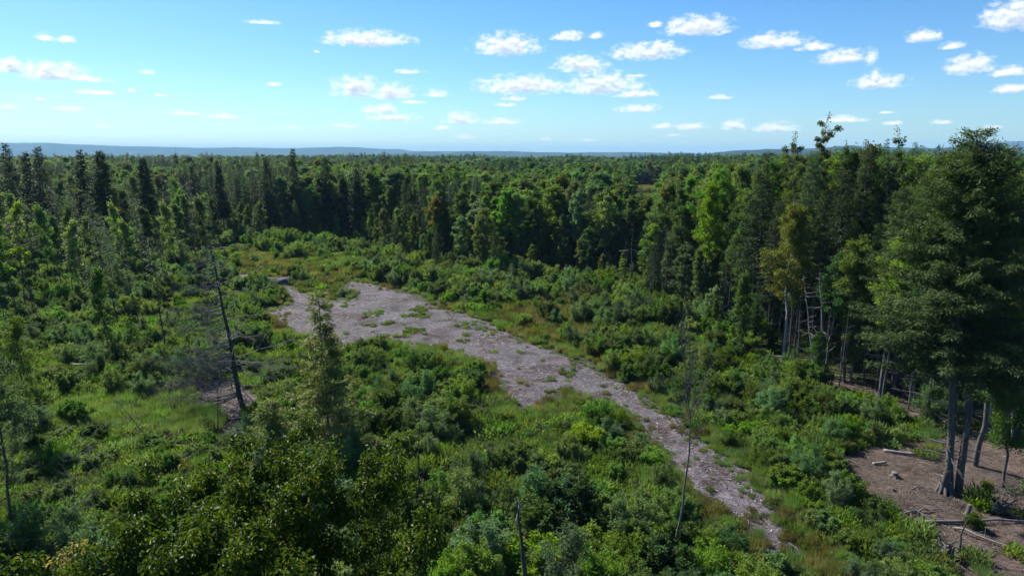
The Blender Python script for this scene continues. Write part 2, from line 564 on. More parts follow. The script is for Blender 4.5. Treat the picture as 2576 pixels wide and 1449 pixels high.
tag(gridpatch('bare_ground', SL3, .3, .025, M['slash'], .6), kind='structure')

# hills far behind the forest
mh, th_, bh, oh = newmat('far_hills')
fh = noise(th_, .004, 6, .6); fh2 = noise(th_, .03, 5, .7)
ch = ramp(th_, fh, [(.44, (.018, .034, .022)), (.58, (.026, .042, .026)), (.66, (.10, .12, .07))])
ch = mixc(th_, 1.0, ch, ramp(th_, fh2, [(.3, (.4, .45, .4)), (.7, (1.4, 1.3, 1.3))]), 'MULTIPLY')
th_.links.new(ch, bh.inputs['Base Color']); bh.inputs['Roughness'].default_value = 1
bh.inputs['Specular IOR Level'].default_value = 0
M['hills'] = mh


def ridge(name, prof, dist, depth, rough):
    """a long ridge: crest line given as (photo x, row of its top), built at its real distance"""
    px = np.linspace(prof[0][0], prof[-1][0], 200)
    py = np.interp(px, [p[0] for p in prof], [p[1] for p in prof])
    n = len(px); m_ = 24
    V = np.zeros((m_, n, 3))
    for j in range(n):
        d = ray(px[j], py[j]); t_ = dist / d[1]
        cx_, top = d[0] * t_, CH + d[2] * t_
        for i in range(m_):
            u = i / (m_ - 1) * 2 - 1
            k = math.cos(u * math.pi / 2) ** 1.3 if abs(u) < 1 else 0
            y_ = dist + u * depth
            x_ = cx_ * (y_ / dist)
            nz = (float(vnoise(x_, y_, dist * .03)) - .5) * rough + (float(vnoise(x_, y_, dist * .008)) - .5) * rough * .5
            V[i, j] = (x_, y_, -75 + (top + 75 + nz) * k)
    i2 = (np.arange(m_ - 1)[:, None] * n + np.arange(n - 1)[None, :]).ravel()
    tag(obj(name, mesh_q(name, V.reshape(-1, 3), np.stack([i2, i2 + 1, i2 + n + 1, i2 + n], 1), M['hills'], True)), kind='structure')


ridge('hills', [(-600, 366), (-200, 361), (0, 361), (130, 361), (200, 365), (330, 369), (450, 372), (520, 373), (590, 371), (700, 374), (800, 371), (900, 371), (960, 375), (1010, 376), (1040, 381), (1250, 383), (1500, 386), (1900, 386)], 9500, 2600, 12)
ridge('hills', [(900, 392), (1050, 384), (1150, 381), (1280, 381), (1400, 384), (1600, 384), (1800, 387), (2100, 385), (2300, 386)], 6500, 1500, 10)
ridge('hills', [(1750, 392), (1850, 379), (1960, 376), (2070, 372), (2120, 368), (2145, 367), (2200, 371), (2300, 373), (2400, 371), (2520, 372), (2700, 374), (2900, 378)], 3600, 900, 8)
ridge('hills', [(2350, 380), (2450, 366), (2530, 357), (2620, 356), (2750, 362), (2950, 366)], 7500, 1400, 10)

# ------------------------------------------------------------------ plant builders (each returns trunk mesh, crown mesh; height about 1 unit = 1 m)


def wobble(p0, p1, n, amp, r):
    t = np.linspace(0, 1, n)[:, None]
    p = p0 + (p1 - p0) * t
    j = r.normal(size=(n, 3)) * amp
    j = np.cumsum(j, 0); j -= t * j[-1]
    j[0] = 0
    return p + j


def broadleaf(seed, h, rad, base, nl, leafL, mat, bark='bark', sides=5, up=.55, clump=.38, nlimb=34, tr=.011, ragged=.25, big=False, lean=0.0, stems=1, dense=1.0, topw=.35, spread=.45, hmin=.72):
    r = np.random.RandomState(seed)
    T = Acc(); C = Acc()
    tips = []
    for st in range(stems):
        off = np.zeros(3) if stems == 1 else np.array([*(r.normal(size=2) * .12 * stems ** .5), 0])
        topo = np.array([*(r.normal(size=2) * (lean + .02) * h), 0])
        if stems > 1:
            an = st * 6.283 / stems + r.rand()
            topo = np.array([math.cos(an), math.sin(an), 0]) * rad * spread * (r.uniform(.35, 1) if spread > .5 else 1)
        hh = h * (1 if st == 0 else r.uniform(hmin, .98))
        tp = wobble(off, off + topo + np.array([0, 0, hh]), 10, .012 * h, r)
        rad0 = h * tr / stems ** .5
        T.tube(tp, np.linspace(rad0, rad0 * .12, 10), sides + 1)
        m = max(3, nlimb // stems)
        for i in range(m):
            f = base + (1 - base) * ((i + r.rand()) / m) ** .9
            z0 = f * hh * .93
            p0 = np.array([np.interp(z0, tp[:, 2], tp[:, k]) for k in range(3)])
            u = (f - base) / (1 - base)
            prof = (math.sin(min(1, u * 1.25 + .22) * math.pi * .5) * (1 - u ** 3 * (1 - topw))) * (1 - .35 * u)
            Ln_ = rad * prof * r.uniform(1 - ragged * 1.6, 1 + ragged) / (stems ** .35)
            an = i * 2.399 + r.normal() * .4
            el = up * (.6 + .9 * u) + r.normal() * .12
            d = np.array([math.cos(an) * math.cos(el), math.sin(an) * math.cos(el), math.sin(el)])
            lp = wobble(p0, p0 + d * Ln_, 5, Ln_ * .05, r)
            T.tube(lp, np.linspace(rad0 * .32 * (1 - .6 * u), rad0 * .05, 5), 3)
            nt_ = max(3, int(5 * Ln_ / max(rad, .5) + 2))
            for k in range(nt_):
                s_ = r.uniform(.3, 1.0) if k else 1.0
                q0 = np.array([np.interp(s_, np.linspace(0, 1, 5), lp[:, c_]) for c_ in range(3)])
                dd = unit((d + r.normal(size=3) * .75 + np.array([0, 0, .25]))[None])[0]
                tl = Ln_ * r.uniform(.18, .42) * (1.2 - .4 * s_)
                q1 = q0 + dd * tl
                T.tube(np.stack([q0, (q0 + q1) / 2 + r.normal(size=3) * .03, q1]), [rad0 * .09, rad0 * .06, rad0 * .03], 3)
                tips.append((q0, q1, .75 + .5 * r.rand()))
        tips.append((tp[-2], tp[-1], 1.2))
    w = np.array([t_[2] for t_ in tips]); w = w / w.sum()
    idx = r.choice(len(tips), size=int(nl * dense), p=w)
    q0 = np.array([t_[0] for t_ in tips])[idx]; q1 = np.array([t_[1] for t_ in tips])[idx]
    s_ = r.rand(len(idx))[:, None] ** .6
    off = unit(r.normal(size=(len(idx), 3))) * (r.rand(len(idx))[:, None] ** .5) * clump * np.array([[1, 1, .75]])
    pos = q0 + (q1 - q0) * s_ + off
    D = unit(off) * .8 + r.normal(size=pos.shape) * .55 + np.array([0, 0, -.15])
    Nn = rdir(len(pos), 1.3, r)
    ll = leafL * r.uniform(.65, 1.3, len(pos))
    if big:
        D[:, 2] -= .35
        big_leaves(C, pos, D, Nn, ll, ll * .58)
    else:
        leaves(C, pos, D, Nn, ll, ll * r.uniform(.5, .72, len(pos)))
    return T.mesh('trunk', M[bark], True), C.mesh('crown', M[mat])


def conifer(seed, h, rad, base, mat, bark='bark_dark', whorls=34, per=5, tw=.32, tww=.075, droop=.25, ntw=16, sub=3, tr=.009, bare=0.12, power=.85, lean=.01, dead=0, curve=0.0, stems=None):
    r = np.random.RandomState(seed)
    T = Acc(); C = Acc()
    stems = stems or [(0, 0, h)]
    Cp, Cd, Cn, Cl = [], [], [], []
    for sx_, sy_, sh in stems:
        tp = wobble(np.array([sx_, sy_, 0.]), np.array([sx_ * 1.4, sy_ * 1.4, 0]) + np.array([r.normal() * lean * h, r.normal() * lean * h, sh]), 12, .004 * h, r)
        if curve:
            tp[:, 0] += curve * (tp[:, 2] / h) ** 2
        rad0 = sh * tr
        T.tube(tp, np.linspace(1, .06, 12) ** 1.0 * rad0, 8 if tr > .012 else 6)
        for i in range(whorls):
            f = base + (1 - base) * (i + .5 * r.rand()) / whorls
            z0 = f * sh
            p0 = np.array([np.interp(z0, tp[:, 2], tp[:, k]) for k in range(3)])
            u = (f - base) / (1 - base)
            env = (1 - u) ** power * min(1, .55 + u * 2.2)
            for b_ in range(per):
                Lb = rad * (env * r.uniform(.6, 1.15) + .03)
                an = r.rand() * 6.283
                el = (-droop + (.45 + droop) * u ** 1.5) + r.normal() * .1
                d = np.array([math.cos(an) * math.cos(el), math.sin(an) * math.cos(el), math.sin(el)])
                tt = np.linspace(0, 1, 5)[:, None]
                bp = p0 + d * Lb * tt + np.array([0, 0, 1]) * (tt ** 2 * .18 - tt * .05) * Lb
                T.tube(bp, np.linspace(rad0 * .22 * (1 - u * .7), rad0 * .03, 5), 3)
                n = max(3, int(ntw * Lb / rad + 2))
                s_ = np.sort(r.uniform(.12, 1, n)); s_[-1] = 1
                pp = np.stack([np.interp(s_, tt[:, 0], bp[:, k]) for k in range(3)], 1)
                side = np.cross(d, [0, 0, 1]); side /= np.linalg.norm(side) + 1e-9
                sg = np.where(np.arange(n) % 2 == 0, 1, -1)[:, None]
                dirs = d * .75 + side * sg * r.uniform(.5, 1.0, (n, 1)) + np.array([0, 0, -1]) * r.uniform(.05, .45, (n, 1))
                tl = tw * r.uniform(.6, 1.25, n) * (1.25 - .5 * s_)
                for k in range(sub):
                    o = r.normal(size=(n, 3)) * tw * .16
                    fr = r.rand(n)[:, None] * .8
                    Cp.append(pp + o + unit(dirs) * tl[:, None] * fr)
                    Cd.append(dirs + r.normal(size=(n, 3)) * .5)
                    Cn.append(np.array([[0, 0, 1.]]) + r.normal(size=(n, 3)) * .5)
                    Cl.append(tl * r.uniform(.5, .9, n))
        # dead stubs below the crown
        for i in range(int(dead)):
            z0 = r.uniform(.08, base + .08) * sh
            p0 = np.array([np.interp(z0, tp[:, 2], tp[:, k]) for k in range(3)])
            an = r.rand() * 6.283; Lb = rad * r.uniform(.2, .55)
            d = np.array([math.cos(an), math.sin(an), r.uniform(-.35, .1)])
            T.tube(wobble(p0, p0 + d * Lb, 4, Lb * .05, r), np.linspace(rad0 * .12, rad0 * .03, 4), 3)
    Cp, Cd, Cn, Cl = map(np.concatenate, (Cp, Cd, Cn, Cl))
    leaves(C, Cp, Cd, Cn, Cl, np.full(len(Cl), tww) * r.uniform(.7, 1.4, len(Cl)), .1)
    return T.mesh('trunk', M[bark], True), C.mesh('crown', M[mat])


def bushy(seed, h, rad, nl, leafL, mat, bark='stemwood', nstem=16, spread=.6, W=.5, clump=.16):
    """many stemmed shrub: stems fan out from the root, leafy shoots in tiers along them"""
    r = np.random.RandomState(seed)
    T = Acc(); C = Acc(); P0, P1 = [], []
    for i in range(nstem):
        an = i * 2.399 + r.rand() * .6; rr = rad * r.uniform(.15, 1.0) ** .7
        hh = h * (1 - .45 * (rr / rad) ** 2) * r.uniform(.72, 1.05)
        a = np.array([math.cos(an) * rr * .12, math.sin(an) * rr * .12, 0]); b = np.array([math.cos(an) * rr * spread * 1.3, math.sin(an) * rr * spread * 1.3, hh])
        sp = wobble(a, b, 6, .03 * h, r)
        T.tube(sp, np.linspace(.018 + .004 * h, .004, 6), 4)
        for k in range(9):
            s_ = r.uniform(.22, 1.0)
            q0 = np.array([np.interp(s_, np.linspace(0, 1, 6), sp[:, c_]) for c_ in range(3)])
            d = unit((np.array([math.cos(an), math.sin(an), 1.7]) * .5 + r.normal(size=3) * .55)[None])[0]
            q1 = q0 + d * r.uniform(.15, .55) * (h * .25 + .25)
            T.tube(np.stack([q0, q1]), [.008, .003], 3)
            P0.append(q0); P1.append(q1)
        P0.append(sp[-2]); P1.append(sp[-1] + np.array([0, 0, .15 * h * r.rand()]))
    P0 = np.array(P0); P1 = np.array(P1)
    idx = r.randint(len(P0), size=nl)
    s_ = r.rand(nl)[:, None]
    off = unit(r.normal(size=(nl, 3))) * (r.rand(nl)[:, None] ** .6) * clump * (1.2 - .7 * s_)
    pos = P0[idx] + (P1[idx] - P0[idx]) * s_ + off
    pos[:, 2] = np.abs(pos[:, 2])
    D = off / clump + r.normal(size=pos.shape) * .5 + np.array([0, 0, .1])
    ll = leafL * r.uniform(.6, 1.3, nl)
    leaves(C, pos, D, rdir(nl, 1.2, r), ll, ll * W * r.uniform(.8, 1.2, nl))
    return T.mesh('stems', M[bark], True), C.mesh('foliage', M[mat])


def tuft(seed, h, rad, n, W, mat, up=1.4, L_=1.0):
    """low plant or grass tuft as one mesh"""
    r = np.random.RandomState(seed)
    C = Acc()
    an = r.rand(n) * 6.283; rr = rad * r.rand(n) ** .6
    p = np.stack([np.cos(an) * rr, np.sin(an) * rr, r.rand(n) ** 1.5 * h * (1 - L_ * .8)], 1)
    D = np.stack([np.cos(an), np.sin(an), np.zeros(n)], 1) * .5 + r.normal(size=(n, 3)) * .45 + np.array([0, 0, up])
    leaves(C, p, D, rdir(n, .3, r), h * L_ * r.uniform(.5, 1.1, n), W * r.uniform(.7, 1.3, n), .1)
    return C.mesh('tuft', M[mat])


# ------------------------------------------------------------------ placing things
def thing(name, loc, label, cat, group=None, rz=0.0, sc_=1.0, tilt=(0, 0)):
    o = bpy.data.objects.new(name, None)
    COL.objects.link(o)
    o.empty_display_size = .3
    o.location = loc; o.rotation_euler = (tilt[0], tilt[1], rz)
    o.scale = (sc_, sc_, sc_) if not isinstance(sc_, tuple) else sc_
    return tag(o, label, cat, group)


def plant(name, proto, xy, label, cat, group=None, rz=None, sc_=1.0, tilt=(0, 0), parts=('trunk', 'crown'), dz=-.05):
    x, y = xy
    o = thing(name, (x, y, hz1(x, y) + dz), label, cat, group, rs.rand() * 6.283 if rz is None else rz, sc_, tilt)
    for pn, me_ in zip(parts, proto):
        p = bpy.data.objects.new(pn, me_); COL.objects.link(p); p.parent = o
    return o


def scatter(name, pts, rot, scl, idx, protos, label=None, cat=None, tiltv=None):
    """one object of kind stuff: protos instanced on the points by geometry nodes"""
    n = len(pts)
    me_ = bpy.data.meshes.new(name)
    me_.vertices.add(n); me_.vertices.foreach_set('co', np.asarray(pts, np.float32).ravel())
    a = me_.attributes.new('rot', 'FLOAT_VECTOR', 'POINT')
    rv = np.zeros((n, 3), np.float32); rv[:, 2] = rot
    if tiltv is not None: rv[:, :2] = tiltv
    a.data.foreach_set('vector', rv.ravel())
    a = me_.attributes.new('scl', 'FLOAT_VECTOR', 'POINT'); a.data.foreach_set('vector', np.asarray(scl, np.float32).ravel())
    a = me_.attributes.new('idx', 'INT', 'POINT'); a.data.foreach_set('value', np.asarray(idx, np.int32))
    c = bpy.data.collections.new(name + '_kinds')
    for i, pr in enumerate(protos):
        if not isinstance(pr, (tuple, list)): pr = (pr,)
        # join the parts of the proto in one mesh with two materials
        vs, qs, ms, mats, n0 = [], [], [], [], 0
        for j, m_ in enumerate(pr):
            nv = len(m_.vertices); co = np.empty(nv * 3, np.float32); m_.vertices.foreach_get('co', co)
            lp = np.empty(len(m_.loops), np.int32); m_.loops.foreach_get('vertex_index', lp)
            vs.append(co.reshape(-1, 3)); qs.append(lp.reshape(-1, 4) + n0); n0 += nv
            ms.append(np.full(len(lp) // 4, j, np.int32)); mats.append(m_.materials[0])
        mm = mesh_q('%s_kind_%02d' % (name, i), np.concatenate(vs), np.concatenate(qs), None)
        for q in mats: mm.materials.append(q)
        mm.polygons.foreach_set('material_index', np.concatenate(ms))
        oo = bpy.data.objects.new('%s_kind_%02d' % (name, i), mm); c.objects.link(oo)
    ng = bpy.data.node_groups.new(name, 'GeometryNodeTree')
    ng.interface.new_socket('Geometry', in_out='INPUT', socket_type='NodeSocketGeometry')
    ng.interface.new_socket('Geometry', in_out='OUTPUT', socket_type='NodeSocketGeometry')
    gi_ = ng.nodes.new('NodeGroupInput'); go_ = ng.nodes.new('NodeGroupOutput')
    ci = ng.nodes.new('GeometryNodeCollectionInfo'); ci.inputs['Collection'].default_value = c
    ci.inputs['Separate Children'].default_value = True; ci.inputs['Reset Children'].default_value = True
    ip = ng.nodes.new('GeometryNodeInstanceOnPoints'); ip.inputs['Pick Instance'].default_value = True

    def at(nm, ty):
        q = ng.nodes.new('GeometryNodeInputNamedAttribute'); q.data_type = ty; q.inputs['Name'].default_value = nm
        return q.outputs['Attribute']
    ng.links.new(gi_.outputs[0], ip.inputs['Points']); ng.links.new(ci.outputs[0], ip.inputs['Instance'])
    ng.links.new(at('idx', 'INT'), ip.inputs['Instance Index'])
    ng.links.new(at('rot', 'FLOAT_VECTOR'), ip.inputs['Rotation'])
    ng.links.new(at('scl', 'FLOAT_VECTOR'), ip.inputs['Scale'])
    ng.links.new(ip.outputs[0], go_.inputs[0])
    o = obj(name, me_)
    md = o.modifiers.new('scatter', 'NODES'); md.node_group = ng
    return tag(o, label, cat, kind='stuff')


# ---- kinds of plant
BL = [  # broadleaf kinds of the forest, 14 m tall
    broadleaf(1, 14, 2.3, .30, 6800, .24, 'leaf_mid', nlimb=36),
    broadleaf(2, 14, 2.0, .38, 6200, .24, 'leaf_light', nlimb=34),
    broadleaf(3, 14, 2.7, .34, 7200, .25, 'leaf_mid', nlimb=38, ragged=.35),
    broadleaf(4, 14, 1.7, .42, 6500, .22, 'leaf_light', 'bark_birch', nlimb=34, up=.75, tr=.008),
    broadleaf(5, 14, 2.5, .25, 7500, .24, 'leaf_dark', nlimb=40),
    broadleaf(6, 14, 2.1, .36, 8500, .24, 'leaf_olive', nlimb=36),
    broadleaf(7, 14, 1.8, .30, 8000, .22, 'leaf_dark', nlimb=38, up=.8),
    broadleaf(8, 14, 2.4, .40, 9000, .25, 'leaf_willow', nlimb=40, ragged=.4),
]
CF = [
    conifer(21, 14, 2.0, .22, 'needle', dead=20, whorls=40),
    conifer(22, 14, 1.7, .30, 'needle', dead=25, whorls=38),
    conifer(23, 14, 2.4, .18, 'needle_green', dead=14, whorls=38, tw=.38, droop=.15),
    conifer(24, 14, 1.5, .40, 'needle_green', dead=30, whorls=30),
]
CFN = [  # nearer, finer sprays for the wood on the right
    conifer(31, 16, 2.5, .30, 'needle_green', 'bark_grey', whorls=46, per=5, ntw=22, sub=4, tw=.30, tww=.06, dead=40, droop=.3, tr=.007),
    conifer(32, 16, 2.0, .42, 'needle_green', 'bark', whorls=40, per=5, ntw=20, sub=4, tw=.28, tww=.06, dead=50, droop=.2, tr=.006),
    conifer(33, 16, 2.8, .34, 'needle', 'bark_dark', whorls=44, per=5, ntw=22, sub=4, tw=.30, tww=.06, dead=40, droop=.3, tr=.008),
]
BLN = [
    broadleaf(41, 16, 2.6, .34, 13000, .16, 'leaf_mid', nlimb=44, ragged=.35, tr=.007),
    broadleaf(42, 16, 2.2, .42, 10500, .16, 'leaf_dark', 'bark_grey', nlimb=40, up=.7, tr=.007),
    broadleaf(43, 16, 3.0, .30, 15000, .17, 'leaf_mid', nlimb=48, ragged=.4, tr=.008),
    broadleaf(44, 16, 2.0, .45, 10000, .15, 'leaf_light', 'bark_birch', nlimb=38, up=.75, tr=.006),
]
TH = [  # slender survivors of the thinned stand on the left
    conifer(51, 11, 1.25, .55, 'needle', 'bark_dark', whorls=20, per=4, dead=26, tr=.006, ntw=12, sub=2, lean=.03),
    conifer(52, 11, 1.0, .45, 'needle_green', 'bark_dark', whorls=22, per=4, dead=26, tr=.006, ntw=11, sub=2, lean=.04),
    broadleaf(53, 11, 1.5, .42, 4600, .2, 'leaf_mid', 'bark_dark', nlimb=20, up=.8, tr=.006, ragged=.45),
    broadleaf(54, 11, 1.2, .38, 3300, .2, 'leaf_light', 'bark_grey', nlimb=18, up=.8, tr=.005, ragged=.5),
    conifer(55, 11, .9, .7, 'needle', 'bark_dark', whorls=12, per=3, dead=40, tr=.006, ntw=9, sub=2, lean=.04),
]
SH = [
    bushy(61, 2.6, 1.4, 9500, .10, 'leaf_light', nstem=24),
    bushy(62, 2.2, 1.5, 8000, .12, 'leaf_mid', nstem=24, W=.62),
    bushy(63, 3.0, 1.2, 8500, .12, 'leaf_willow', nstem=20, W=.32),
    bushy(64, 1.7, 1.3, 7500, .10, 'leaf_light', nstem=18, W=.6),
    bushy(65, 2.7, 1.0, 7500, .10, 'leaf_mid', nstem=14),
    bushy(66, 1.5, 1.2, 5500, .10, 'weed', nstem=20, W=.45),
]
SHLOOK = ['light green', 'mid green', 'grey-green narrow-leaved', 'low bright leafy', 'dark green', 'low yellow-green']
TF = [tuft(71, .55, .45, 260, .05, 'weed', 1.0, .6), tuft(72, .4, .5, 260, .07, 'leaf_light', .6, .45), tuft(73, .6, .35, 320, .016, 'grass_green', 2.2),
      tuft(74, .7, .35, 340, .015, 'grass_tan', 2.6), tuft(75, .55, .4, 300, .018, 'grass_rust', 2.0), tuft(76, .7, .6, 420, .07, 'leaf_mid', .9, .4)]

# ------------------------------------------------------------------ where the forest stands
LINE_PX = [(-900, 546), (-400, 546), (0, 549), (300, 553), (430, 572), (560, 590), (700, 600), (950, 608), (1100, 650), (1250, 680), (1450, 690), (1600, 708), (1750, 765),
           (1880, 850), (2080, 940), (2230, 985), (2330, 1035), (2520, 1050), (2900, 1060), (3400, 1060)]
LINE = np.array([G(*p) for p in LINE_PX])
FPOLY = [tuple(p) for p in LINE] + [(200, 40), (1500, 500), (1500, 1600), (-1500, 1600), (-1500, 250)]


def px_of(x, y, z=0.0):
    c, s = math.cos(PITCH), math.sin(PITCH)
    zz = np.asarray(z) - CH
    d = np.asarray(y) * c - zz * s
    return 1288 + F * np.asarray(x) / d, 724.5 - F * (np.asarray(y) * s + zz * c) / d


def poisson(xmin, xmax, ymin, ymax, cell, jit=.85, seed=0):
    r = np.random.RandomState(seed)
    gx, gy = np.meshgrid(np.arange(xmin, xmax, cell), np.arange(ymin, ymax, cell))
    n = gx.size
    return gx.ravel() + (r.rand(n) - .5) * cell * jit * 1.3, gy.ravel() + (r.rand(n) - .5) * cell * jit * 1.3


def in_view(x, y, marg=.08, zt=0):
    return (np.abs(x) < (y) * (1288 / F + marg) + 6) & (y > 5)


def forest_points():
    xs, ys = [], []
    for (d0, d1, cell, sd) in ((20, 130, 2.15, 1), (130, 210, 2.6, 2), (210, 380, 3.3, 3), (380, 700, 4.6, 4), (700, 1250, 7.0, 5)):
        x, y = poisson(-d1, d1, 15, d1, cell, seed=sd)
        d = np.hypot(x, y)
        k = (d >= d0) & (d < d1) & in_view(x, y) & inpoly(x, y, FPOLY)
        xs.append(x[k]); ys.append(y[k])
    return np.concatenate(xs), np.concatenate(ys)


fx, fy = forest_points()
# the small meadow beyond the first rows stays open
mk = (((fx - MEADOW[0] + 2) / 16) ** 2 + ((fy - MEADOW[1] + 16) / 26) ** 2 > 1)
fx, fy = fx[mk], fy[mk]
fd = np.hypot(fx, fy)
ppx, _ = px_of(fx, fy)
hh_near = np.interp(ppx, [-300, 0, 400, 480, 900, 1000, 1100, 1200, 1500, 1650, 1780, 1900, 2100, 2576, 3000], [12.5, 12.5, 12, 12.6, 12.6, 13.5, 12.5, 11.8, 11.8, 12.5, 14.8, 16.6, 17.0, 17.2, 17.2])
frs = np.random.RandomState(77)
edge_d = np.full(len(fx), 1e9)
for i in range(len(LINE) - 1):
    a, b = LINE[i], LINE[i + 1]; ab = b - a
    t = np.clip(((fx - a[0]) * ab[0] + (fy - a[1]) * ab[1]) / (ab @ ab), 0, 1)
    edge_d = np.minimum(edge_d, np.hypot(fx - a[0] - t * ab[0], fy - a[1] - t * ab[1]))
hh_far = 13.0 + 1.8 * np.clip((ppx - 1600) / 500, 0, 1) + (vnoise(fx, fy, 45) - .5) * 4 + (vnoise(fx + 300, fy, 14) - .5) * 4.5
kk = np.clip(edge_d / 60, 0, 1)
fh_ = hh_near * (1 - kk) + hh_far * kk
fh_ = fh_ * frs.uniform(.72, 1.14, len(fx))

# conifers in patches
cmask = vnoise(fx + 33, fy + 71, 26) + .35 * vnoise(fx, fy, 5)
cthr = np.interp(ppx, [0, 430, 480, 930, 1000, 1200, 1900, 2100, 2576], [.88, .88, .62, .62, .8, .92, .92, .82, .8])
iscon = cmask > np.where(kk < .6, cthr, .86)
fh_ = fh_ * (1 - .35 * np.exp(-((fx - MEADOW[0]) ** 2 + (fy - MEADOW[1]) ** 2) / (2 * 45.0 ** 2)))
fh_ = np.where((fy < 275) & (np.abs(fx / fy - .196) < .026), np.minimum(fh_, 17.0 - 14.3 * fy / 290), fh_)
order = np.argsort(fd)
NEARMAX = 290
cb_, cc_ = 0, 0
stuff = []


def wood_zone(px, y):
    if px < 430: return 'behind the thinned stand on the left'
    if px < 960: return 'in the dark block behind the far end of the track'
    if px < 1180: return 'at the wood edge behind the dry grass by the track'
    if px < 1620: return 'in the even treeline across the middle of the clearing'
    if px < 1960: return 'at the wood edge behind the arched bare stem'
    return 'in the tall wood on the right behind the hemlock'


BLLOOK = ['mid green full-crowned', 'light green', 'wide-crowned mid green', 'pale-barked slender', 'dark green full-crowned', 'olive-yellow', 'dark green narrow', 'grey-green loose-crowned']
CFLOOK = ['dark narrow', 'dark thin-crowned', 'broad green', 'slim green']
BLNLOOK = ['mid green', 'dark green pale-trunked', 'wide-crowned', 'white-barked']
CFNLOOK = ['green bare-trunked', 'slim green high-crowned', 'dark broad']
for i in order:
    x, y, h, px = fx[i], fy[i], fh_[i], ppx[i]
    near = fd[i] < 105
    rr = frs.rand()
    if abs(px - 2460) < 130 and fd[i] < 44: continue
    if iscon[i]:
        cc_ += 1
        if cc_ <= NEARMAX:
            if near:
                k = frs.randint(len(CFN)); pr, s_, lk = CFN[k], h / 16, CFNLOOK[k]
            else:
                k = frs.randint(len(CF)); pr, s_, lk = CF[k], h / 14, CFLOOK[k]
            z = wood_zone(px, y)
            plant('spruce_tree', pr, (x, y), '%s spruce %s' % (lk, z), 'spruce tree', 'spruces ' + z, sc_=(s_ * frs.uniform(.85, 1.15),) * 2 + (s_,))
            continue
        k = len(BL) + frs.randint(len(CF))
    else:
        cb_ += 1
        kb = int((float(vnoise(x + 7, y + 3, 24)) * 1.7 + frs.rand() * .55) * 8) % 8
        if kb in (4, 6) and frs.rand() < .55: kb = (1, 7)[frs.randint(2)]
        if cb_ <= NEARMAX:
            if near:
                k = frs.choice(4, p=[.34, .28, .26, .12]); pr, s_, lk = BLN[k], h / 16, BLNLOOK[k]
            else:
                pr, s_, lk = BL[kb], h / 14, BLLOOK[kb]
            z = wood_zone(px, y)
            w_ = s_ * frs.uniform(.85, 1.2)
            plant('broadleaf_tree', pr, (x, y), '%s broadleaf tree %s' % (lk, z), 'broadleaf tree', 'broadleaf trees ' + z, sc_=(w_, w_, s_))
            continue
        k = kb
    stuff.append((x, y, h, k))
st_ = np.array(stuff)
zz_ = hz(st_[:, 0], st_[:, 1])
s0 = st_[:, 2] / 14
wide = np.interp(np.hypot(st_[:, 0], st_[:, 1]), [100, 250, 600, 1200], [1.05, 1.35, 1.9, 3.0]) * frs.uniform(.85, 1.2, len(s0))
wide = np.where(st_[:, 3] >= len(BL), wide * .75, wide * frs.uniform(.75, 1.35, len(s0)))
s0 = np.where(st_[:, 3] >= len(BL), s0 * 1.14, s0)
scatter('far_forest', np.stack([st_[:, 0], st_[:, 1], zz_], 1), frs.rand(len(s0)) * 6.28, np.stack([s0 * wide, s0 * wide, s0], 1), st_[:, 3].astype(int), BL + CF,
        'green mixed forest spreading from the clearing to the hills', 'forest')
print('forest', len(fx), 'individual', cb_, cc_, 'stuff', len(stuff))

# ------------------------------------------------------------------ trees one can single out
def crown_named(seed, px, top, base_py, label, cat='broadleaf tree', kind='broadleaf_tree', mode='bl', group=None, **kw):
    b = G(px, base_py); b = (ray(px, top)[0] / ray(px, top)[1] * b[1], b[1]); h = topz(px, top, b)
    if mode == 'bl':
        pr = broadleaf(seed, h, kw.pop('rad'), kw.pop('base', .35), kw.pop('nl', 14000), kw.pop('leafL', .18), kw.pop('mat'), **kw)
    else:
        pr = conifer(seed, h, kw.pop('rad'), kw.pop('base', .2), kw.pop('mat', 'needle'), **kw)
    return plant(kind, pr, b, label, cat, group, rz=0)


# tall dark spruces of the block behind the far end of the track and at the left edge
for i, (px, top, by, rd, bs, lb) in enumerate([
    (12, 358, 640, 3.0, .10, 'tall dark spruce with a pointed top above the hills at the left picture edge'),
    (62, 382, 640, 2.0, .15, 'small pointed spruce top between two taller spruces at the left edge'),
    (98, 370, 650, 3.0, .12, 'broad dark spruce with its point before the blue hills, second spike from the left'),
    (192, 377, 660, 2.1, .2, 'narrow dark spruce spike leaning slightly against the blue hills'),
    (250, 380, 670, 2.6, .5, 'flat-topped ragged conifer just right of the narrow leaning spruce spike'),
    (357, 398, 640, 1.9, .45, 'slim dark spruce with bare lower trunk in the thinned stand'),
    (487, 408, 592, 3.0, .1, 'broad dark conical spruce standing alone in front of the pale trunk'),
    (552, 412, 600, 1.7, .3, 'small-crowned spruce between the lone conical spruce and the dark block'),
    (668, 398, 596, 2.6, .12, 'first tall spruce of the dark block right of the gap'),
    (737, 374, 600, 2.4, .12, 'tallest spruce of the dark block behind the far end of the track'),
    (817, 398, 606, 2.6, .1, 'wide dark spruce right of the tallest one in the dark block'),
    (893, 424, 610, 2.3, .12, 'dark spruce at the right end of the dark block'),
    (1102, 415, 560, 4.2, .15, 'broad black-green spruce rising from the middle of the wood behind the orange tree'),
    (1262, 405, 540, 3.4, .2, 'dark round-topped spruce high in the middle of the wood')]):
    crown_named(200 + i, px, top, by, lb, 'spruce tree', 'spruce_tree', 'cf', rad=rd * 1.1, base=bs, whorls=54, tw=.42, tww=.12, ntw=20, sub=4, power=.72, dead=14,
                curve=(.6 if i == 3 else 0))

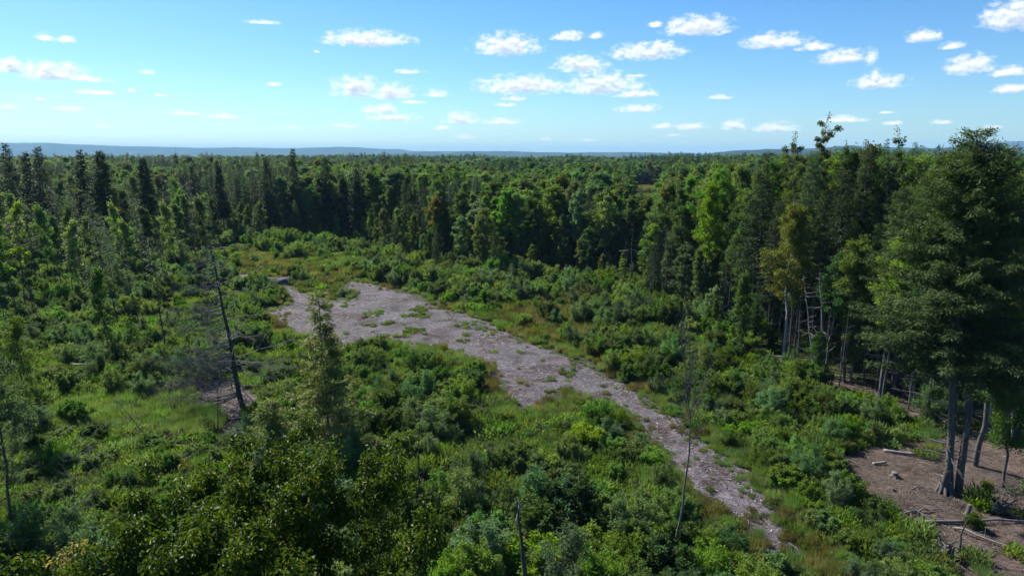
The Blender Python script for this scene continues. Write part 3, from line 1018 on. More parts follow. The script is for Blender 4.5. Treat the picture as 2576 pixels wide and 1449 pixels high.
crown_named(230, 1095, 492, 655, 'small orange-tinged maple at the wood edge above the dry grass', mat='leaf_orange', rad=1.9, base=.5, nl=6000, leafL=.2)
crown_named(231, 1797, 448, 800, 'bright yellow-green young tree standing out of the darker wood', mat='leaf_bright', rad=1.9, base=.45, nl=9000, leafL=.19)
crown_named(232, 2005, 505, 915, 'olive-gold maple with a dense round crown above a forked white trunk', mat='leaf_olive', rad=2.3, base=.42, nl=17000, leafL=.15, bark='bark_birch', nlimb=60)
crown_named(233, 2110, 630, 955, 'grey-green poplar crown just right of the olive-gold maple', mat='leaf_willow', rad=1.7, base=.5, nl=9000, leafL=.15)
crown_named(234, 1215, 520, 690, 'light green maple leaning out of the treeline in the middle', mat='leaf_light', rad=2.0, base=.45, nl=7000, leafL=.2)
crown_named(235, 1300, 440, 560, 'yellow-green ash crown behind the middle of the treeline', mat='leaf_olive', rad=3.0, base=.3, nl=8000, leafL=.25)
crown_named(236, 1640, 560, 735, 'leafy maple at the wood edge behind the arched bare stem', mat='leaf_mid', rad=2.2, base=.3, nl=10000, leafL=.18)

# aspens that break the skyline
for i, (px, top, by, lb, rd, nl) in enumerate([
    (2057, 282, 850, 'tallest aspen with an open forked top against the sky', 2.6, 15000),
    (2222, 318, 900, 'airy aspen top against the sky right of the tallest aspen', 2.3, 13000),
    (2137, 350, 880, 'short aspen tip poking up between the two airy aspen tops', 1.3, 6000)]):
    b = G(px, by); b = (ray(px, top)[0] / ray(px, top)[1] * b[1], b[1]); h = topz(px, top, b)
    pr = broadleaf(240 + i, h, rd, .45, nl, .17, 'leaf_aspen', 'bark_birch', nlimb=84, up=.5, tr=.006, ragged=.45, clump=.22, topw=.7, stems=3 if i < 2 else 1, lean=.01, spread=.5, hmin=.9)
    plant('aspen_tree', pr, b, lb, 'aspen tree', rz=0)

# the three-stemmed hemlock of the right foreground and its neighbours
b = G(2378, 1235); h = topz(2460, 335, b)
hem = conifer(250, h, 5.0, .38, 'needle_green', 'bark_grey', whorls=26, per=5, ntw=46, sub=9, tw=.42, tww=.055, droop=.2, tr=.0108, dead=34, power=.55, lean=.003,
              stems=[(-.3, -.2, h * .93), (.28, .1, h), (.62, -.15, h * .97)])
T = Acc()
hr = np.random.RandomState(8)
for k, (z0, an, Lb) in enumerate([(8.0, 170, 2.2), (6.4, 185, 2.0), (5.0, 165, 2.9), (2.9, 175, 1.5), (2.2, 195, 1.9), (7.2, 150, 1.5), (1.0, 190, 1.2)]):
    p0 = np.array([-.3, -.2, z0]); d = np.array([math.cos(R(an)), math.sin(R(an)) * .6, .35])
    T.tube(wobble(p0, p0 + d * Lb, 6, .06, hr), np.linspace(.045, .01, 6), 5)
RF = Acc()
for k in range(9):   # root flare
    an = k * .7; p0 = np.array([math.cos(an) * .2 - .1, math.sin(an) * .2 - .15, .55])
    RF.tube(np.stack([p0, p0 * [1.8, 1.8, .4] + [0, 0, 0], p0 * [3.2, 3.2, 0] - [0, 0, .05]]), [.13, .10, .03], 6)
ho = plant('hemlock_tree', hem, b, 'big hemlock with three grey trunks from one root on the brown bare ground', 'hemlock tree', rz=0, tilt=(0, -.06))
for nm_, a_, m_ in (('dead_branches', T, 'palewood'), ('root_flare', RF, 'bark_grey')):
    p = bpy.data.objects.new(nm_, a_.mesh(nm_, M[m_], True)); COL.objects.link(p); p.parent = ho
for i, (px, by, top, rd, bs, lb) in enumerate([
    (2452, 1172, 520, 3.0, .42, 'grey-trunked hemlock just behind the big three-stemmed one'),
    (2486, 1090, 430, 3.2, .34, 'straight hemlock in the shade between the leaning one and the right edge'),
    (2330, 1040, 420, 3.2, .30, 'bushy hemlock whose drooping boughs hang left of the big grey trunks'),
    (2215, 1000, 470, 3.0, .28, 'feathery hemlock at the wood edge above the yellow sapling'),
    (2590, 1150, 420, 4.2, .30, 'dark hemlock half cut off by the right picture edge')]):
    b = G(px, by); h = topz(px, top, b)
    pr = conifer(260 + i, h, rd, bs, 'needle_green' if i != 4 else 'needle', 'bark_grey', whorls=30, per=4, ntw=34, sub=8, tw=.38, tww=.05, droop=.22, tr=.011, dead=30, power=.6)
    plant('hemlock_tree', pr, b, lb, 'hemlock tree', rz=0)
for i, (px, by, top, rd, bs, mt, lb) in enumerate([
    (2545, 1090, 620, 2.2, .35, 'leaf_light', 'bright leafy maple behind a white trunk at the right edge'),
    (2590, 1230, 780, 1.9, .25, 'leaf_mid', 'young maple filling the right edge below the hemlocks'),
    (2500, 1065, 500, 2.6, .4, 'leaf_mid', 'sunlit maple crown beside the big hemlock top'),
    (2700, 1120, 450, 3.0, .3, 'leaf_light', 'broad maple mostly outside the right picture edge'),
    (2270, 1010, 560, 2.0, .45, 'leaf_light', 'pale-leaved maple between two hemlocks at the wood edge'),
    (2160, 965, 590, 1.9, .45, 'leaf_mid', 'maple with silvery leaf undersides above the slender bare trunks')]):
    b = G(px, by); b = (ray(px, top)[0] / ray(px, top)[1] * b[1], b[1]); h = topz(px, top, b)
    pr = broadleaf(270 + i, h, rd, bs, 16000, .13, mt, 'bark_grey' if i else 'bark_birch', nlimb=50, ragged=.4, tr=.008)
    plant('broadleaf_tree', pr, b, lb, 'broadleaf tree', rz=0)

# foreground tree whose top fills the lower left
b = (-5.9, 13.2)
h = topz(620, 1092, b) - .6
fr = broadleaf(280, h, 3.9, .5, 150000, .088, 'leaf_front', 'bark', nlimb=640, up=.8, clump=.24, tr=.014, ragged=.16, big=True, stems=36, topw=.8, spread=.95, hmin=.93)
plant('broadleaf_tree', fr, b, 'large-leaved glossy tree whose top fills the lower left foreground', 'broadleaf tree', rz=.4)
b = (-9.3, 12.2)
fr2 = broadleaf(281, topz(50, 1385, b), 1.5, .4, 7000, .10, 'leaf_yellow', 'bark', nlimb=50, up=.75, clump=.2, tr=.01, ragged=.2, big=True, stems=2, topw=.8)
plant('broadleaf_tree', fr2, b, 'yellow-leaved tree top poking into the bottom left corner', 'broadleaf tree', rz=.4)
for i, (px, by, top, rd, mt, lb, nl) in enumerate([
    (30, 1340, 850, 1.9, 'leaf_willow', 'grey-green birch at the left edge above the yellow-leaved tree top', 13000),
    (-60, 1290, 790, 2.0, 'leaf_mid', 'birch half outside the left picture edge', 13000),
    (75, 1120, 800, 1.7, 'leaf_olive', 'olive birch at the left edge beside the dark hollow', 9000)]):
    b = G(px, by); h = topz(px, top, b)
    plant('birch_tree', broadleaf(285 + i, h, rd, .25, nl, .10, mt, 'bark_grey', nlimb=60, up=.9, clump=.22, tr=.008, ragged=.4, topw=.6), b, lb, 'birch tree', rz=1)

# cedar in front of the track
b = G(828, 1180); h = topz(812, 735, b)
cd = conifer(290, h, 3.7, .06, 'cedar', 'bark', whorls=34, per=4, ntw=36, sub=8, tw=.44, tww=.058, droop=.12, tr=.009, power=1.3, dead=4, lean=.008)
plant('cedar_tree', cd, b, 'yellow-green cedar with drooping feathery sprays left of the track', 'cedar tree', rz=0)
b = G(690, 1190)
plant('cedar_tree', conifer(291, 4.6, 2.0, .04, 'cedar', 'bark', whorls=24, per=5, ntw=26, sub=6, tw=.36, tww=.05, droop=.0, tr=.01, power=.8, dead=0), b,
      'low bushy cedar at the foot of the tall cedar beside the leaning dead spruce', 'cedar tree', rz=0)
b = G(1165, 1330)
plant('cedar_tree', conifer(292, topz(1165, 1175, b), 1.25, .15, 'cedar', 'bark', whorls=12, per=4, ntw=22, sub=5, tw=.34, tww=.05, droop=.0, tr=.01, power=.8, dead=0), b,
      'small yellowish cedar sapling in the shrubs of the middle foreground', 'cedar tree', rz=0)


# ---- bare and dead wood
def bare_tree(seed, h, lean, rad, nbr, Lb, mat, tr=.011, start=.1, side=None, droop=.2, tw=5, up=0.0, power=.8, bend=0.0, bmat=None):
    r = np.random.RandomState(seed)
    T = Acc(); B = Acc()
    tp = wobble(np.zeros(3), np.array([lean[0], lean[1], h]), 14, .003 * h, r)
    if bend: tp[:, 0] += bend * np.sin(np.linspace(0, np.pi, 14))
    r0 = h * tr
    T.tube(tp, np.linspace(1, .1, 14) * r0, 8)
    for i in range(nbr):
        f = start + (1 - start) * r.rand() ** .9
        p0 = np.array([np.interp(f * h, tp[:, 2], tp[:, k]) for k in range(3)])
        an = r.rand() * 6.283
        if side is not None and r.rand() < .6: an = side + r.normal() * .6
        L1 = Lb * ((1 - f) ** power + .06) * r.uniform(.45, 1.15)
        el = -droop + r.normal() * .12 + up * f
        d = np.array([math.cos(an) * math.cos(el), math.sin(an) * math.cos(el), math.sin(el)])
        t = np.linspace(0, 1, 6)[:, None]
        bp = wobble(p0, p0 + d * L1, 6, L1 * .02, r) + np.array([0, 0, 1]) * (t ** 2 * .22 - t * .1) * L1 * (1 if not up else 1.5)
        B.tube(bp, np.linspace(r0 * .16 + .004, .003, 6), 3)
        for k in range(int(tw * (.4 + L1 / Lb))):
            s_ = r.uniform(.25, 1)
            q0 = np.array([np.interp(s_, t[:, 0], bp[:, c_]) for c_ in range(3)])
            dd = unit((d * .9 + r.normal(size=3) * .5)[None])[0]
            B.tube(np.stack([q0, q0 + dd * L1 * r.uniform(.1, .3)]), [.008, .004], 3)
    return T.mesh('trunk', M[mat], True), B.mesh('branches', M[bmat or mat], True)


def bare(name, seed, base_px, top_px, label, cat, parts=('trunk', 'branches'), depth_lean=0.0, **kw):
    b = G(*base_px) if len(base_px) == 2 else base_px[:2]
    h = topz(top_px[0], top_px[1], b)
    d = ray(*top_px); t_ = b[1] / d[1]
    lx = d[0] * t_ - b[0]
    return plant(name, bare_tree(seed, h, (lx, depth_lean), **kw), b, label, cat, kw.get('group'), rz=0, parts=parts)


bare('dead_spruce', 300, (612, 1030), (530, 612), 'leaning dead spruce with bare drooping branches left of the cedar', 'dead tree',
     rad=1, nbr=165, Lb=6.4, mat='bark_dark', bmat='deadwood', tr=.017, start=.05, side=math.pi, droop=.22, tw=24, power=.8)
bare('bare_sapling', 301, (1682, 1400), (1712, 820), 'tall bare sapling with fine upright twigs in front of the lower track', 'bare tree',
     rad=1, nbr=70, Lb=2.6, mat='bark', tr=.0058, start=.5, droop=-.8, tw=9, up=.6, power=.4, bend=.6)
bare('dead_pole', 302, (1048, 1345), (1058, 985), 'thin straight dead pole in the shrubs left of the middle foreground', 'dead tree',
     rad=1, nbr=26, Lb=1.3, mat='bark_dark', tr=.0075, start=.35, droop=.0, tw=4, power=.4)
b = G(1335, 1560)
bare('dead_snag', 303, b + (0,), (1300, 1255), 'broken blackened snag with a splintered pale tip at the bottom middle', 'dead tree',
     rad=1, nbr=14, Lb=1.2, mat='bark_dark', tr=.03, start=.05, droop=.35, tw=2, power=.8)
sn = bpy.data.objects['dead_snag']
T = Acc(); e_ = sn.children[0].data.vertices[-1].co
e_ = np.array([e_.x, e_.y, e_.z])
T.tube(np.array([e_ - [0, 0, .75], e_ + [.1, 0, -.1], e_ + [.02, 0, .12], e_ + [-.22, 0, .02]]), [.07, .05, .035, .015], 5)
p = bpy.data.objects.new('splintered_tip', T.mesh('splintered_tip', M['palewood'])); COL.objects.link(p); p.parent = sn
bare('dead_pole', 304, (545, 1110), (548, 905), 'very thin dead stem standing in the dark debris in front of the leaning spruce', 'dead tree',
     rad=1, nbr=14, Lb=.7, mat='bark_dark', tr=.008, start=.3, droop=.1, tw=2, power=.5)
bare('dead_pole', 305, (585, 985), (560, 850), 'short dead stem tucked behind the leaning dead spruce', 'dead tree', rad=1, nbr=20, Lb=1.2, mat='bark_dark', tr=.012, start=.2, droop=.1, tw=3, power=.5)
bare('bare_sapling', 306, (385, 1120), (285, 995), 'grey fallen-over sapling leaning left above the low bushes', 'bare tree', rad=1, nbr=30, Lb=1.7, mat='deadwood', tr=.016, start=.15, droop=0, tw=6, power=.5)
bare('bare_sapling', 307, (180, 1330), (200, 1090), 'bare grey sapling in the dark gap left of the big foreground tree', 'bare tree', rad=1, nbr=34, Lb=1.9, mat='deadwood', tr=.008, start=.2, droop=-.3, tw=7, power=.5)
bare('bare_sapling', 308, (1760, 800), (1755, 640), 'thin bare sapling at the wood edge right of the arched stem', 'bare tree', rad=1, nbr=30, Lb=1.2, mat='bark_grey', tr=.007, start=.3, droop=-.3, tw=4, power=.5)
bare('bare_sapling', 309, (510, 690), (440, 560), 'leaning bare stem in the thinned stand left of the dead spruce', 'bare tree', rad=1, nbr=24, Lb=1.5, mat='deadwood', tr=.009, start=.3, droop=-.1, tw=4, power=.5)

# arched bare stem at the wood edge
b = G(1668, 765)
z0 = hz1(*b)
T = Acc(); t = np.linspace(0, 1, 14)
dist_ = math.hypot(*b)
arch = np.stack([-5.6 * t ** 2.2, 0 * t, 6.6 * np.sin(t * math.pi * .56)], 1) + np.random.RandomState(2).normal(size=(14, 3)) * .04
T.tube(arch, np.linspace(.13, .03, 14), 6)
B_ = Acc()
for k in range(12):
    q = arch[4 + k * 9 // 12]; B_.tube(np.stack([q, q + np.array([random.uniform(-.8, -.2), random.uniform(-.4, .4), random.uniform(-.1, .6)])]), [.025, .008], 3)
plant('bent_sapling', (T.mesh('stem', M['palewood'], True), B_.mesh('twigs', M['palewood'])), b, 'pale bare stem bent over in an arch at the wood edge', 'bare tree', rz=0, parts=('stem', 'twigs'))

# white trunks with fork at the wood edge
for i, (bx, tx, lb) in enumerate([((2052, 962), (2020, 690), 'left stem of the white forked pair at the wood edge'), ((2075, 968), (2062, 680), 'right stem of the white forked pair at the wood edge'),
                                  ((1880, 800), (1880, 640), 'blue-grey bare trunk before the dark wood right of the arched stem'), ((2546, 1120), (2548, 900), 'white birch trunk shining in the shade at the right edge'),
                                  ((493, 592), (484, 450), 'pale trunk standing before the lone conical spruce')]):
    bare('bare_tree', 320 + i, bx, tx, lb, 'bare tree', rad=1, nbr=26, Lb=1.6, mat='bark_birch' if i != 2 else 'bark_grey', tr=.012 if i != 2 else .02, start=.25, droop=.05, tw=4, power=.4)

# ---- the thinned stand on the left
STAND = [G(*p) for p in [(-300, 548), (430, 562), (520, 600), (560, 640), (470, 760), (420, 900), (60, 960), (-300, 960)]]
STL = ['dark-tufted slender spruce', 'green thin spruce', 'thin-crowned maple', 'sparse light green poplar', 'nearly bare spruce pole']
xs, ys = poisson(-150, 20, 45, 200, 4.2, seed=9)
k = inpoly(xs, ys, STAND) & in_view(xs, ys)
xs, ys = xs[k], ys[k]
tr_ = np.random.RandomState(99)
NS = 0
for x, y in zip(xs, ys):
    px, py = px_of(x, y)
    d = math.hypot(x, y)
    if tr_.rand() > np.interp(py, [550, 640, 760, 960], [.62, .66, .68, .55]): continue
    kk_ = tr_.choice(5, p=[.16, .16, .22, .20, .26])
    h_ = tr_.uniform(.72, 1.12) * np.interp(d, [50, 90, 180], [.86, 1.0, 1.18])
    z = 'at the back of the thinned stand' if py < 610 else ('in the middle of the thinned stand on the left' if py < 740 else 'at the near side of the thinned stand on the left')
    s_ = h_ * tr_.uniform(.9, 1.25)
    nm = ['spruce_tree', 'spruce_tree', 'broadleaf_tree', 'poplar_tree', 'dead_spruce'][kk_]
    plant(nm, TH[kk_], (x, y), STL[kk_] + ' ' + z, ['spruce tree', 'spruce tree', 'broadleaf tree', 'poplar tree', 'dead tree'][kk_], 'slender trees ' + z, sc_=(s_, s_, h_),
          tilt=(tr_.normal() * .045, -abs(tr_.normal()) * .06 - .02), rz=tr_.normal() * .8)
    NS += 1
print('stand', NS)
# slender trunks in front of the wood on the right, many with green only above
xs, ys = poisson(10, 80, 30, 130, 2.0, seed=19)
LINE2 = np.array([G(*p) for p in [(1560, 722), (1750, 780), (1880, 862), (2080, 952), (2230, 997), (2330, 1045)]])
ed = np.full(len(xs), 1e9)
for i in range(len(LINE2) - 1):
    a, bb = LINE2[i], LINE2[i + 1]; ab = bb - a
    t = np.clip(((xs - a[0]) * ab[0] + (ys - a[1]) * ab[1]) / (ab @ ab), 0, 1)
    ed = np.minimum(ed, np.hypot(xs - a[0] - t * ab[0], ys - a[1] - t * ab[1]))
POLE = [bare_tree(330 + i, 9, (tr_.normal() * .4, 0), rad=1, nbr=26, Lb=1.2, mat=['bark_grey', 'bark', 'deadwood'][i], tr=.0075, start=.12, droop=.05, tw=2, power=.3) for i in range(3)]
np_ = 0
for x, y in zip(xs[ed < 1.6], ys[ed < 1.6]):
    if np_ > 90: break
    kk_ = tr_.randint(3); s_ = tr_.uniform(.6, 1.15)
    plant('bare_tree', POLE[kk_], (x, y), ['grey', 'brown', 'weathered'][kk_] + ' slender bare trunk in the row along the right wood edge', 'bare tree', 'slender bare trunks along the right wood edge',
          sc_=(s_ * tr_.uniform(.7, 1.3),) * 2 + (s_,), parts=('trunk', 'branches'), tilt=(tr_.normal() * .03, tr_.normal() * .03))
    np_ += 1

# ------------------------------------------------------------------ shrubs and ground cover of the clearing
OPENP = [tuple(p) for p in LINE] + [(60, 20), (30, 14), (-30, 14), (-140, 60)]
RUST = [G(*p) for p in [(1230, 800), (1300, 762), (1460, 742), (1510, 800), (1500, 850), (1420, 870), (1340, 856)]]
WEEDY = [G(*p) for p in [(560, 630), (700, 640), (800, 665), (960, 712), (1080, 760), (980, 730), (880, 705), (880, 760), (740, 740), (600, 690), (540, 660)]]
MEAD = [G(*p) for p in [(140, 1015), (250, 1000), (420, 975), (560, 950), (640, 965), (560, 1110), (420, 1090), (250, 1100), (60, 1080)]]
LOWB = [G(*p) for p in [(-100, 1090), (250, 1095), (560, 1110), (640, 1140), (560, 1350), (-100, 1350)]]
STRIP = [G(*p) for p in [(1730, 1060), (1850, 1130), (1930, 1230), (2010, 1400), (2060, 1500), (2560, 1500), (2380, 1380), (2270, 1340), (2130, 1240), (2080, 1160), (1960, 1090), (1840, 1040)]]
FORE = [G(*p) for p in [(620, 1080), (700, 960), (850, 880), (970, 870), (1180, 900), (1245, 960), (1290, 1040), (1400, 1000), (1520, 1030), (1640, 1110), (1740, 1230), (1890, 1340), (2000, 1460), (1990, 1600), (400, 1600)]]


def dist_poly(x, y, P):
    P = np.array(P); o = np.full(len(x), 1e9)
    for i in range(len(P)):
        a, b_ = P[i], P[(i + 1) % len(P)]; ab = b_ - a
        t = np.clip(((x - a[0]) * ab[0] + (y - a[1]) * ab[1]) / (ab @ ab + 1e-9), 0, 1)
        o = np.minimum(o, np.hypot(x - a[0] - t * ab[0], y - a[1] - t * ab[1]))
    return o


xs, ys = [], []
for d0, d1, cell, sd in ((14, 60, 1.35, 21), (60, 110, 1.7, 22), (110, 200, 2.4, 23)):
    x, y = poisson(-d1, d1, 12, d1, cell, seed=sd); d = np.hypot(x, y)
    k = (d >= d0) & (d < d1) & in_view(x, y) & inpoly(x, y, OPENP); xs.append(x[k]); ys.append(y[k])
xs = np.concatenate(xs); ys = np.concatenate(ys)
dt = dist_poly(xs, ys, TRACK); it = inpoly(xs, ys, TRACK)
isl = inpoly(xs, ys, SLASH) | inpoly(xs, ys, SL2) | inpoly(xs, ys, SL3)
inr = inpoly(xs, ys, RUST); inwd = inpoly(xs, ys, WEEDY); inm = inpoly(xs, ys, MEAD); inl = inpoly(xs, ys, LOWB); ins_ = inpoly(xs, ys, STRIP); inf_ = inpoly(xs, ys, FORE)
px, py = px_of(xs, ys)
sr = np.random.RandomState(31)
nz = vnoise(xs + 11, ys + 5, 7); nz2 = vnoise(xs + 70, ys + 5, 3)
hs = .40 + .62 * nz + .35 * (nz2 - .5)
hs = np.where(inf_, hs * 1.12, hs)
hs = np.where(ins_, hs * .85, hs)
hs = np.where(inl, .38 + .2 * nz, hs)
behind = (px > 1380) & (py < 1130) & ~ins_
hs = np.where(behind, hs * 1.15, hs)
hs = np.where(py < 760, hs * 1.3, hs)
hs = np.where(dt < 2.4, hs * (.4 + .25 * dt), hs)
hs = np.where(inf_, np.minimum(hs, .46 + .12 * dt), hs)
hs = np.where((px < 560) & (py < 1000), hs * .98, hs)
hs = np.where((np.hypot(xs - G(1330, 1000)[0], (ys - G(1330, 1000)[1] + 4) * .6) < 4.5), np.minimum(hs, .3), hs)
prob = np.where(inm, .03, np.where(inr, .22, .92))
prob = np.where(inwd, .5, prob); hs = np.where(inwd, hs * .65, hs)
prob = np.where((px < 560) & (py < 1000), .85, prob)
gaps = vnoise(xs + 5, ys + 300, 5)
prob = np.where((gaps < .36) & ~inl, prob * .18, prob)
prob = np.where((xs - G(1335, 1560)[0] + .3) ** 2 + (ys - 23.2) ** 2 < 2.2 ** 2, 0, prob)
keep = (~it) & (~isl) & (dt > 1.1) & ((dist_poly(xs, ys, SLASH) > 1.3) | (px < 2230)) & (sr.rand(len(xs)) < prob)
# one bay of chips and the hollow stay free
kd = np.where(keep)[0]
kd = kd[np.argsort(np.hypot(xs[kd], ys[kd]))]
cnt = 0; und = []
kmask = vnoise(xs + 400, ys + 20, 6)
for i in kd:
    x, y = xs[i], ys[i]
    r_ = (kmask[i] * 3.3 + sr.rand() * .9) % 1
    k = int(np.searchsorted(np.cumsum([.24, .22, .14, .16, .12, .12]), r_)); k = min(k, 5)
    if ins_[i] and sr.rand() < .5: k = 3
    if inl[i]: k = 5 if sr.rand() < .25 else (1 if sr.rand() < .5 else 4)
    s_ = hs[i] * sr.uniform(.7, 1.2); w_ = max(s_, .55) * sr.uniform(1.05, 1.5)
    vis = abs(px[i] - 1288) < 1340 and not (px[i] < 1000 and py[i] > 1180) and py[i] < 1560
    if cnt < 285 and vis:
        z = ('in the thicket left of the lower track' if inf_[i] and px[i] > 1300 else 'in the thicket right of the cedar' if inf_[i] else 'in the low strip between track and bare ground' if ins_[i]
             else 'in the low bushes below the green meadow' if inl[i] else 'in the mass between track and right wood edge' if px[i] > 1380 else 'on the left side of the clearing')
        sz = 'tall' if s_ > 1.05 else ('small' if s_ < .6 else 'middling')
        plant('shrub', SH[k], (x, y), '%s %s shrub %s' % (sz, SHLOOK[k], z), 'shrub', 'shrubs ' + z, sc_=(w_, w_, s_), parts=('stems', 'foliage'), tilt=(sr.normal() * .06, sr.normal() * .06))
        cnt += 1
    else:
        und.append((x, y, w_, s_, k))
und = np.array(und)
scatter('undergrowth', np.stack([und[:, 0], und[:, 1], hz(und[:, 0], und[:, 1]) - .05], 1), sr.rand(len(und)) * 6.28, np.stack([und[:, 2], und[:, 2], und[:, 3]], 1), und[:, 4].astype(int), SH,
        'dense green undergrowth covering the clearing up to the wood edge', 'undergrowth')
print('shrubs', cnt, 'undergrowth', len(und))

# wood edge: young growth that closes the foot of the forest
xs, ys = poisson(-160, 90, 30, 230, 2.3, seed=41)
dl = np.full(len(xs), 1e9)
for i in range(len(LINE) - 1):
    a, bb = LINE[i], LINE[i + 1]; ab = bb - a
    t = np.clip(((xs - a[0]) * ab[0] + (ys - a[1]) * ab[1]) / (ab @ ab), 0, 1)
    dl = np.minimum(dl, np.hypot(xs - a[0] - t * ab[0], ys - a[1] - t * ab[1]))
pxx, _ = px_of(xs, ys)
k = (dl < np.where(pxx > 1900, 3.5, 5.0)) & in_view(xs, ys) & (sr.rand(len(xs)) < np.where(pxx > 1900, .32, .9)) & ~((pxx > 2150) & (ys < 45))
xs, ys = xs[k], ys[k]
n = len(xs)
ki = sr.choice(len(BL) + len(CF), n)
s_ = sr.uniform(.22, .68, n)
scatter('young_growth', np.stack([xs, ys, hz(xs, ys) - .8], 1), sr.rand(n) * 6.28, np.stack([s_ * 1.1, s_ * 1.1, s_], 1), ki, BL + CF, 'young trees crowding the foot of the wood edge', 'young growth')

# low plants and grass
xs, ys = [], []
for d0, d1, cell, sd in ((20, 48, .5, 51), (48, 80, .62, 52), (80, 140, 1.2, 53)):
    x, y = poisson(-d1, d1, 12, d1, cell, seed=sd); d = np.hypot(x, y)
    k = (d >= d0) & (d < d1) & in_view(x, y, .02) & inpoly(x, y, OPENP); xs.append(x[k]); ys.append(y[k])
xs = np.concatenate(xs); ys = np.concatenate(ys)
dt = dist_poly(xs, ys, TRACK); it = inpoly(xs, ys, TRACK)
isl = inpoly(xs, ys, SLASH) | inpoly(xs, ys, SL2) | inpoly(xs, ys, SL3)
inr = inpoly(xs, ys, RUST); inw = inpoly(xs, ys, WEEDY); inm = inpoly(xs, ys, MEAD)
n1_ = vnoise(xs, ys, 2.6); n2_ = vnoise(xs + 50, ys + 80, 1.3)
p_ = np.full(len(xs), .8)
p_ = np.where(it, np.where((n1_ * .6 + n2_ * .4 > .65) | ((dt < .9) & (n2_ > .55)), .85, .035), p_)
ppx_, ppy_ = px_of(xs, ys)
p_ = np.where(it & (ppy_ < 775) & (ppx_ < 900), .8 * (n1_ > .45), p_)
p_ = np.where(isl, np.where(n1_ > .8, .12, .015), p_)
u = sr.rand(len(xs)); k = u < p_
xs, ys, dt, it, inr, inw, inm, isl = [q[k] for q in (xs, ys, dt, it, inr, inw, inm, isl)]
n = len(xs); v = sr.rand(n); nn = vnoise(xs + 9, ys + 33, 4)
idx = np.select([v < .30, v < .52, v < .68, v < .82], [0, 1, 5, 0], 2)
edge_ = (dt < 2.2) & ~inm
idx = np.where(edge_ & (v < .62), np.where(nn > .62, 4, np.where(nn > .42, 3, 2)), idx)
idx = np.where(inr, np.where(v < .5, 4, np.where(v < .65, 3, 0)), idx); idx = np.where(inm, np.where(v < .9, 2, 1), idx)
idx = np.where(inw, np.where(v < .15, 3, np.where(v < .7, 0, np.where(v < .9, 1, 4))), idx)
idx = np.where(it & (idx > 4), 0, idx)
s_ = np.where(dt < 1.6, .75, 1) * sr.uniform(.6, 1.3, n) * np.interp(np.hypot(xs, ys), [40, 120], [1.15, 1.6]) * np.where(it, .48, 1)
scatter('ground_cover', np.stack([xs, ys, hz(xs, ys)], 1), sr.rand(n) * 6.28, np.stack([s_, s_, s_ * sr.uniform(.7, 1.1, n)], 1), idx, TF, 'low weeds and grass tufts between the shrubs and along the track', 'ground cover')
print('cover', n)


mr = np.random.RandomState(6); nm_ = 2600
mx_ = MEADOW[0] - 2 + mr.uniform(-17, 17, nm_); my_ = MEADOW[1] - 16 + mr.uniform(-27, 27, nm_)
scatter('meadow_grass', np.stack([mx_, my_, hz(mx_, my_)], 1), mr.rand(nm_) * 6.28, np.full((nm_, 3), 2.2) * [1, 1, .8], mr.choice([0, 3, 3], nm_), TF, 'small pale yellow-green meadow far off in the forest', 'meadow grass')


# ---- litter of bark slivers on the track and sticks on the bare ground
def slivers(name, poly, n, l0, l1, w, mat, seed, label, cat, align=None, zoff=.05, curvy=False):
    r = np.random.RandomState(seed); P = np.array(poly)
    x = r.uniform(P[:, 0].min(), P[:, 0].max(), n * 6); y = r.uniform(P[:, 1].min(), P[:, 1].max(), n * 6)
    k = inpoly(x, y, poly) & in_view(x, y) & (vnoise(x, y, 2.3) * .6 + vnoise(x + 60, y + 4, .8) * .4 > r.uniform(.2, .62, len(x))); x, y = x[k][:n], y[k][:n]
    n = len(x); z = hz(x, y) + zoff
    an = r.rand(n) * 6.283 if align is None else align + r.normal(size=n) * .5
    L_ = l0 + (l1 - l0) * r.rand(n) ** 2.5
    d = np.stack([np.cos(an), np.sin(an), r.normal(size=n) * .12], 1); s_ = np.stack([-np.sin(an), np.cos(an), np.zeros(n)], 1)
    c = np.stack([x, y, z], 1); ww = (w * r.uniform(.5, 1.5, n))[:, None]
    up = np.array([[0, 0, 1.]])
    a = c - d * L_[:, None] / 2; b_ = c + d * L_[:, None] / 2
    ring = lambda p, q: [p + s_ * ww * q, p + up * ww * .7 * q, p - s_ * ww * q]
    V = np.stack(ring(a, .6) + ring(c + up * .02 + s_ * ww * (2 if curvy else .3), 1) + ring(b_, .3), 1)
    k0 = np.arange(n)[:, None] * 9
    q = np.concatenate([k0 + np.array([[i, i + 1, i + 4, i + 3]]) for i in (0, 1, 3, 4)])
    tag(obj(name, mesh_q(name, V.reshape(-1, 3), q, M[mat])), label, cat, kind='stuff')


def slivermat(name, stops):
    m, t, b, out = newmat(name)
    ge = t.nodes.new('ShaderNodeNewGeometry')
    t.links.new(ramp(t, ge.outputs['Random Per Island'], stops), b.inputs['Base Color']); b.inputs['Roughness'].default_value = .8
    return m


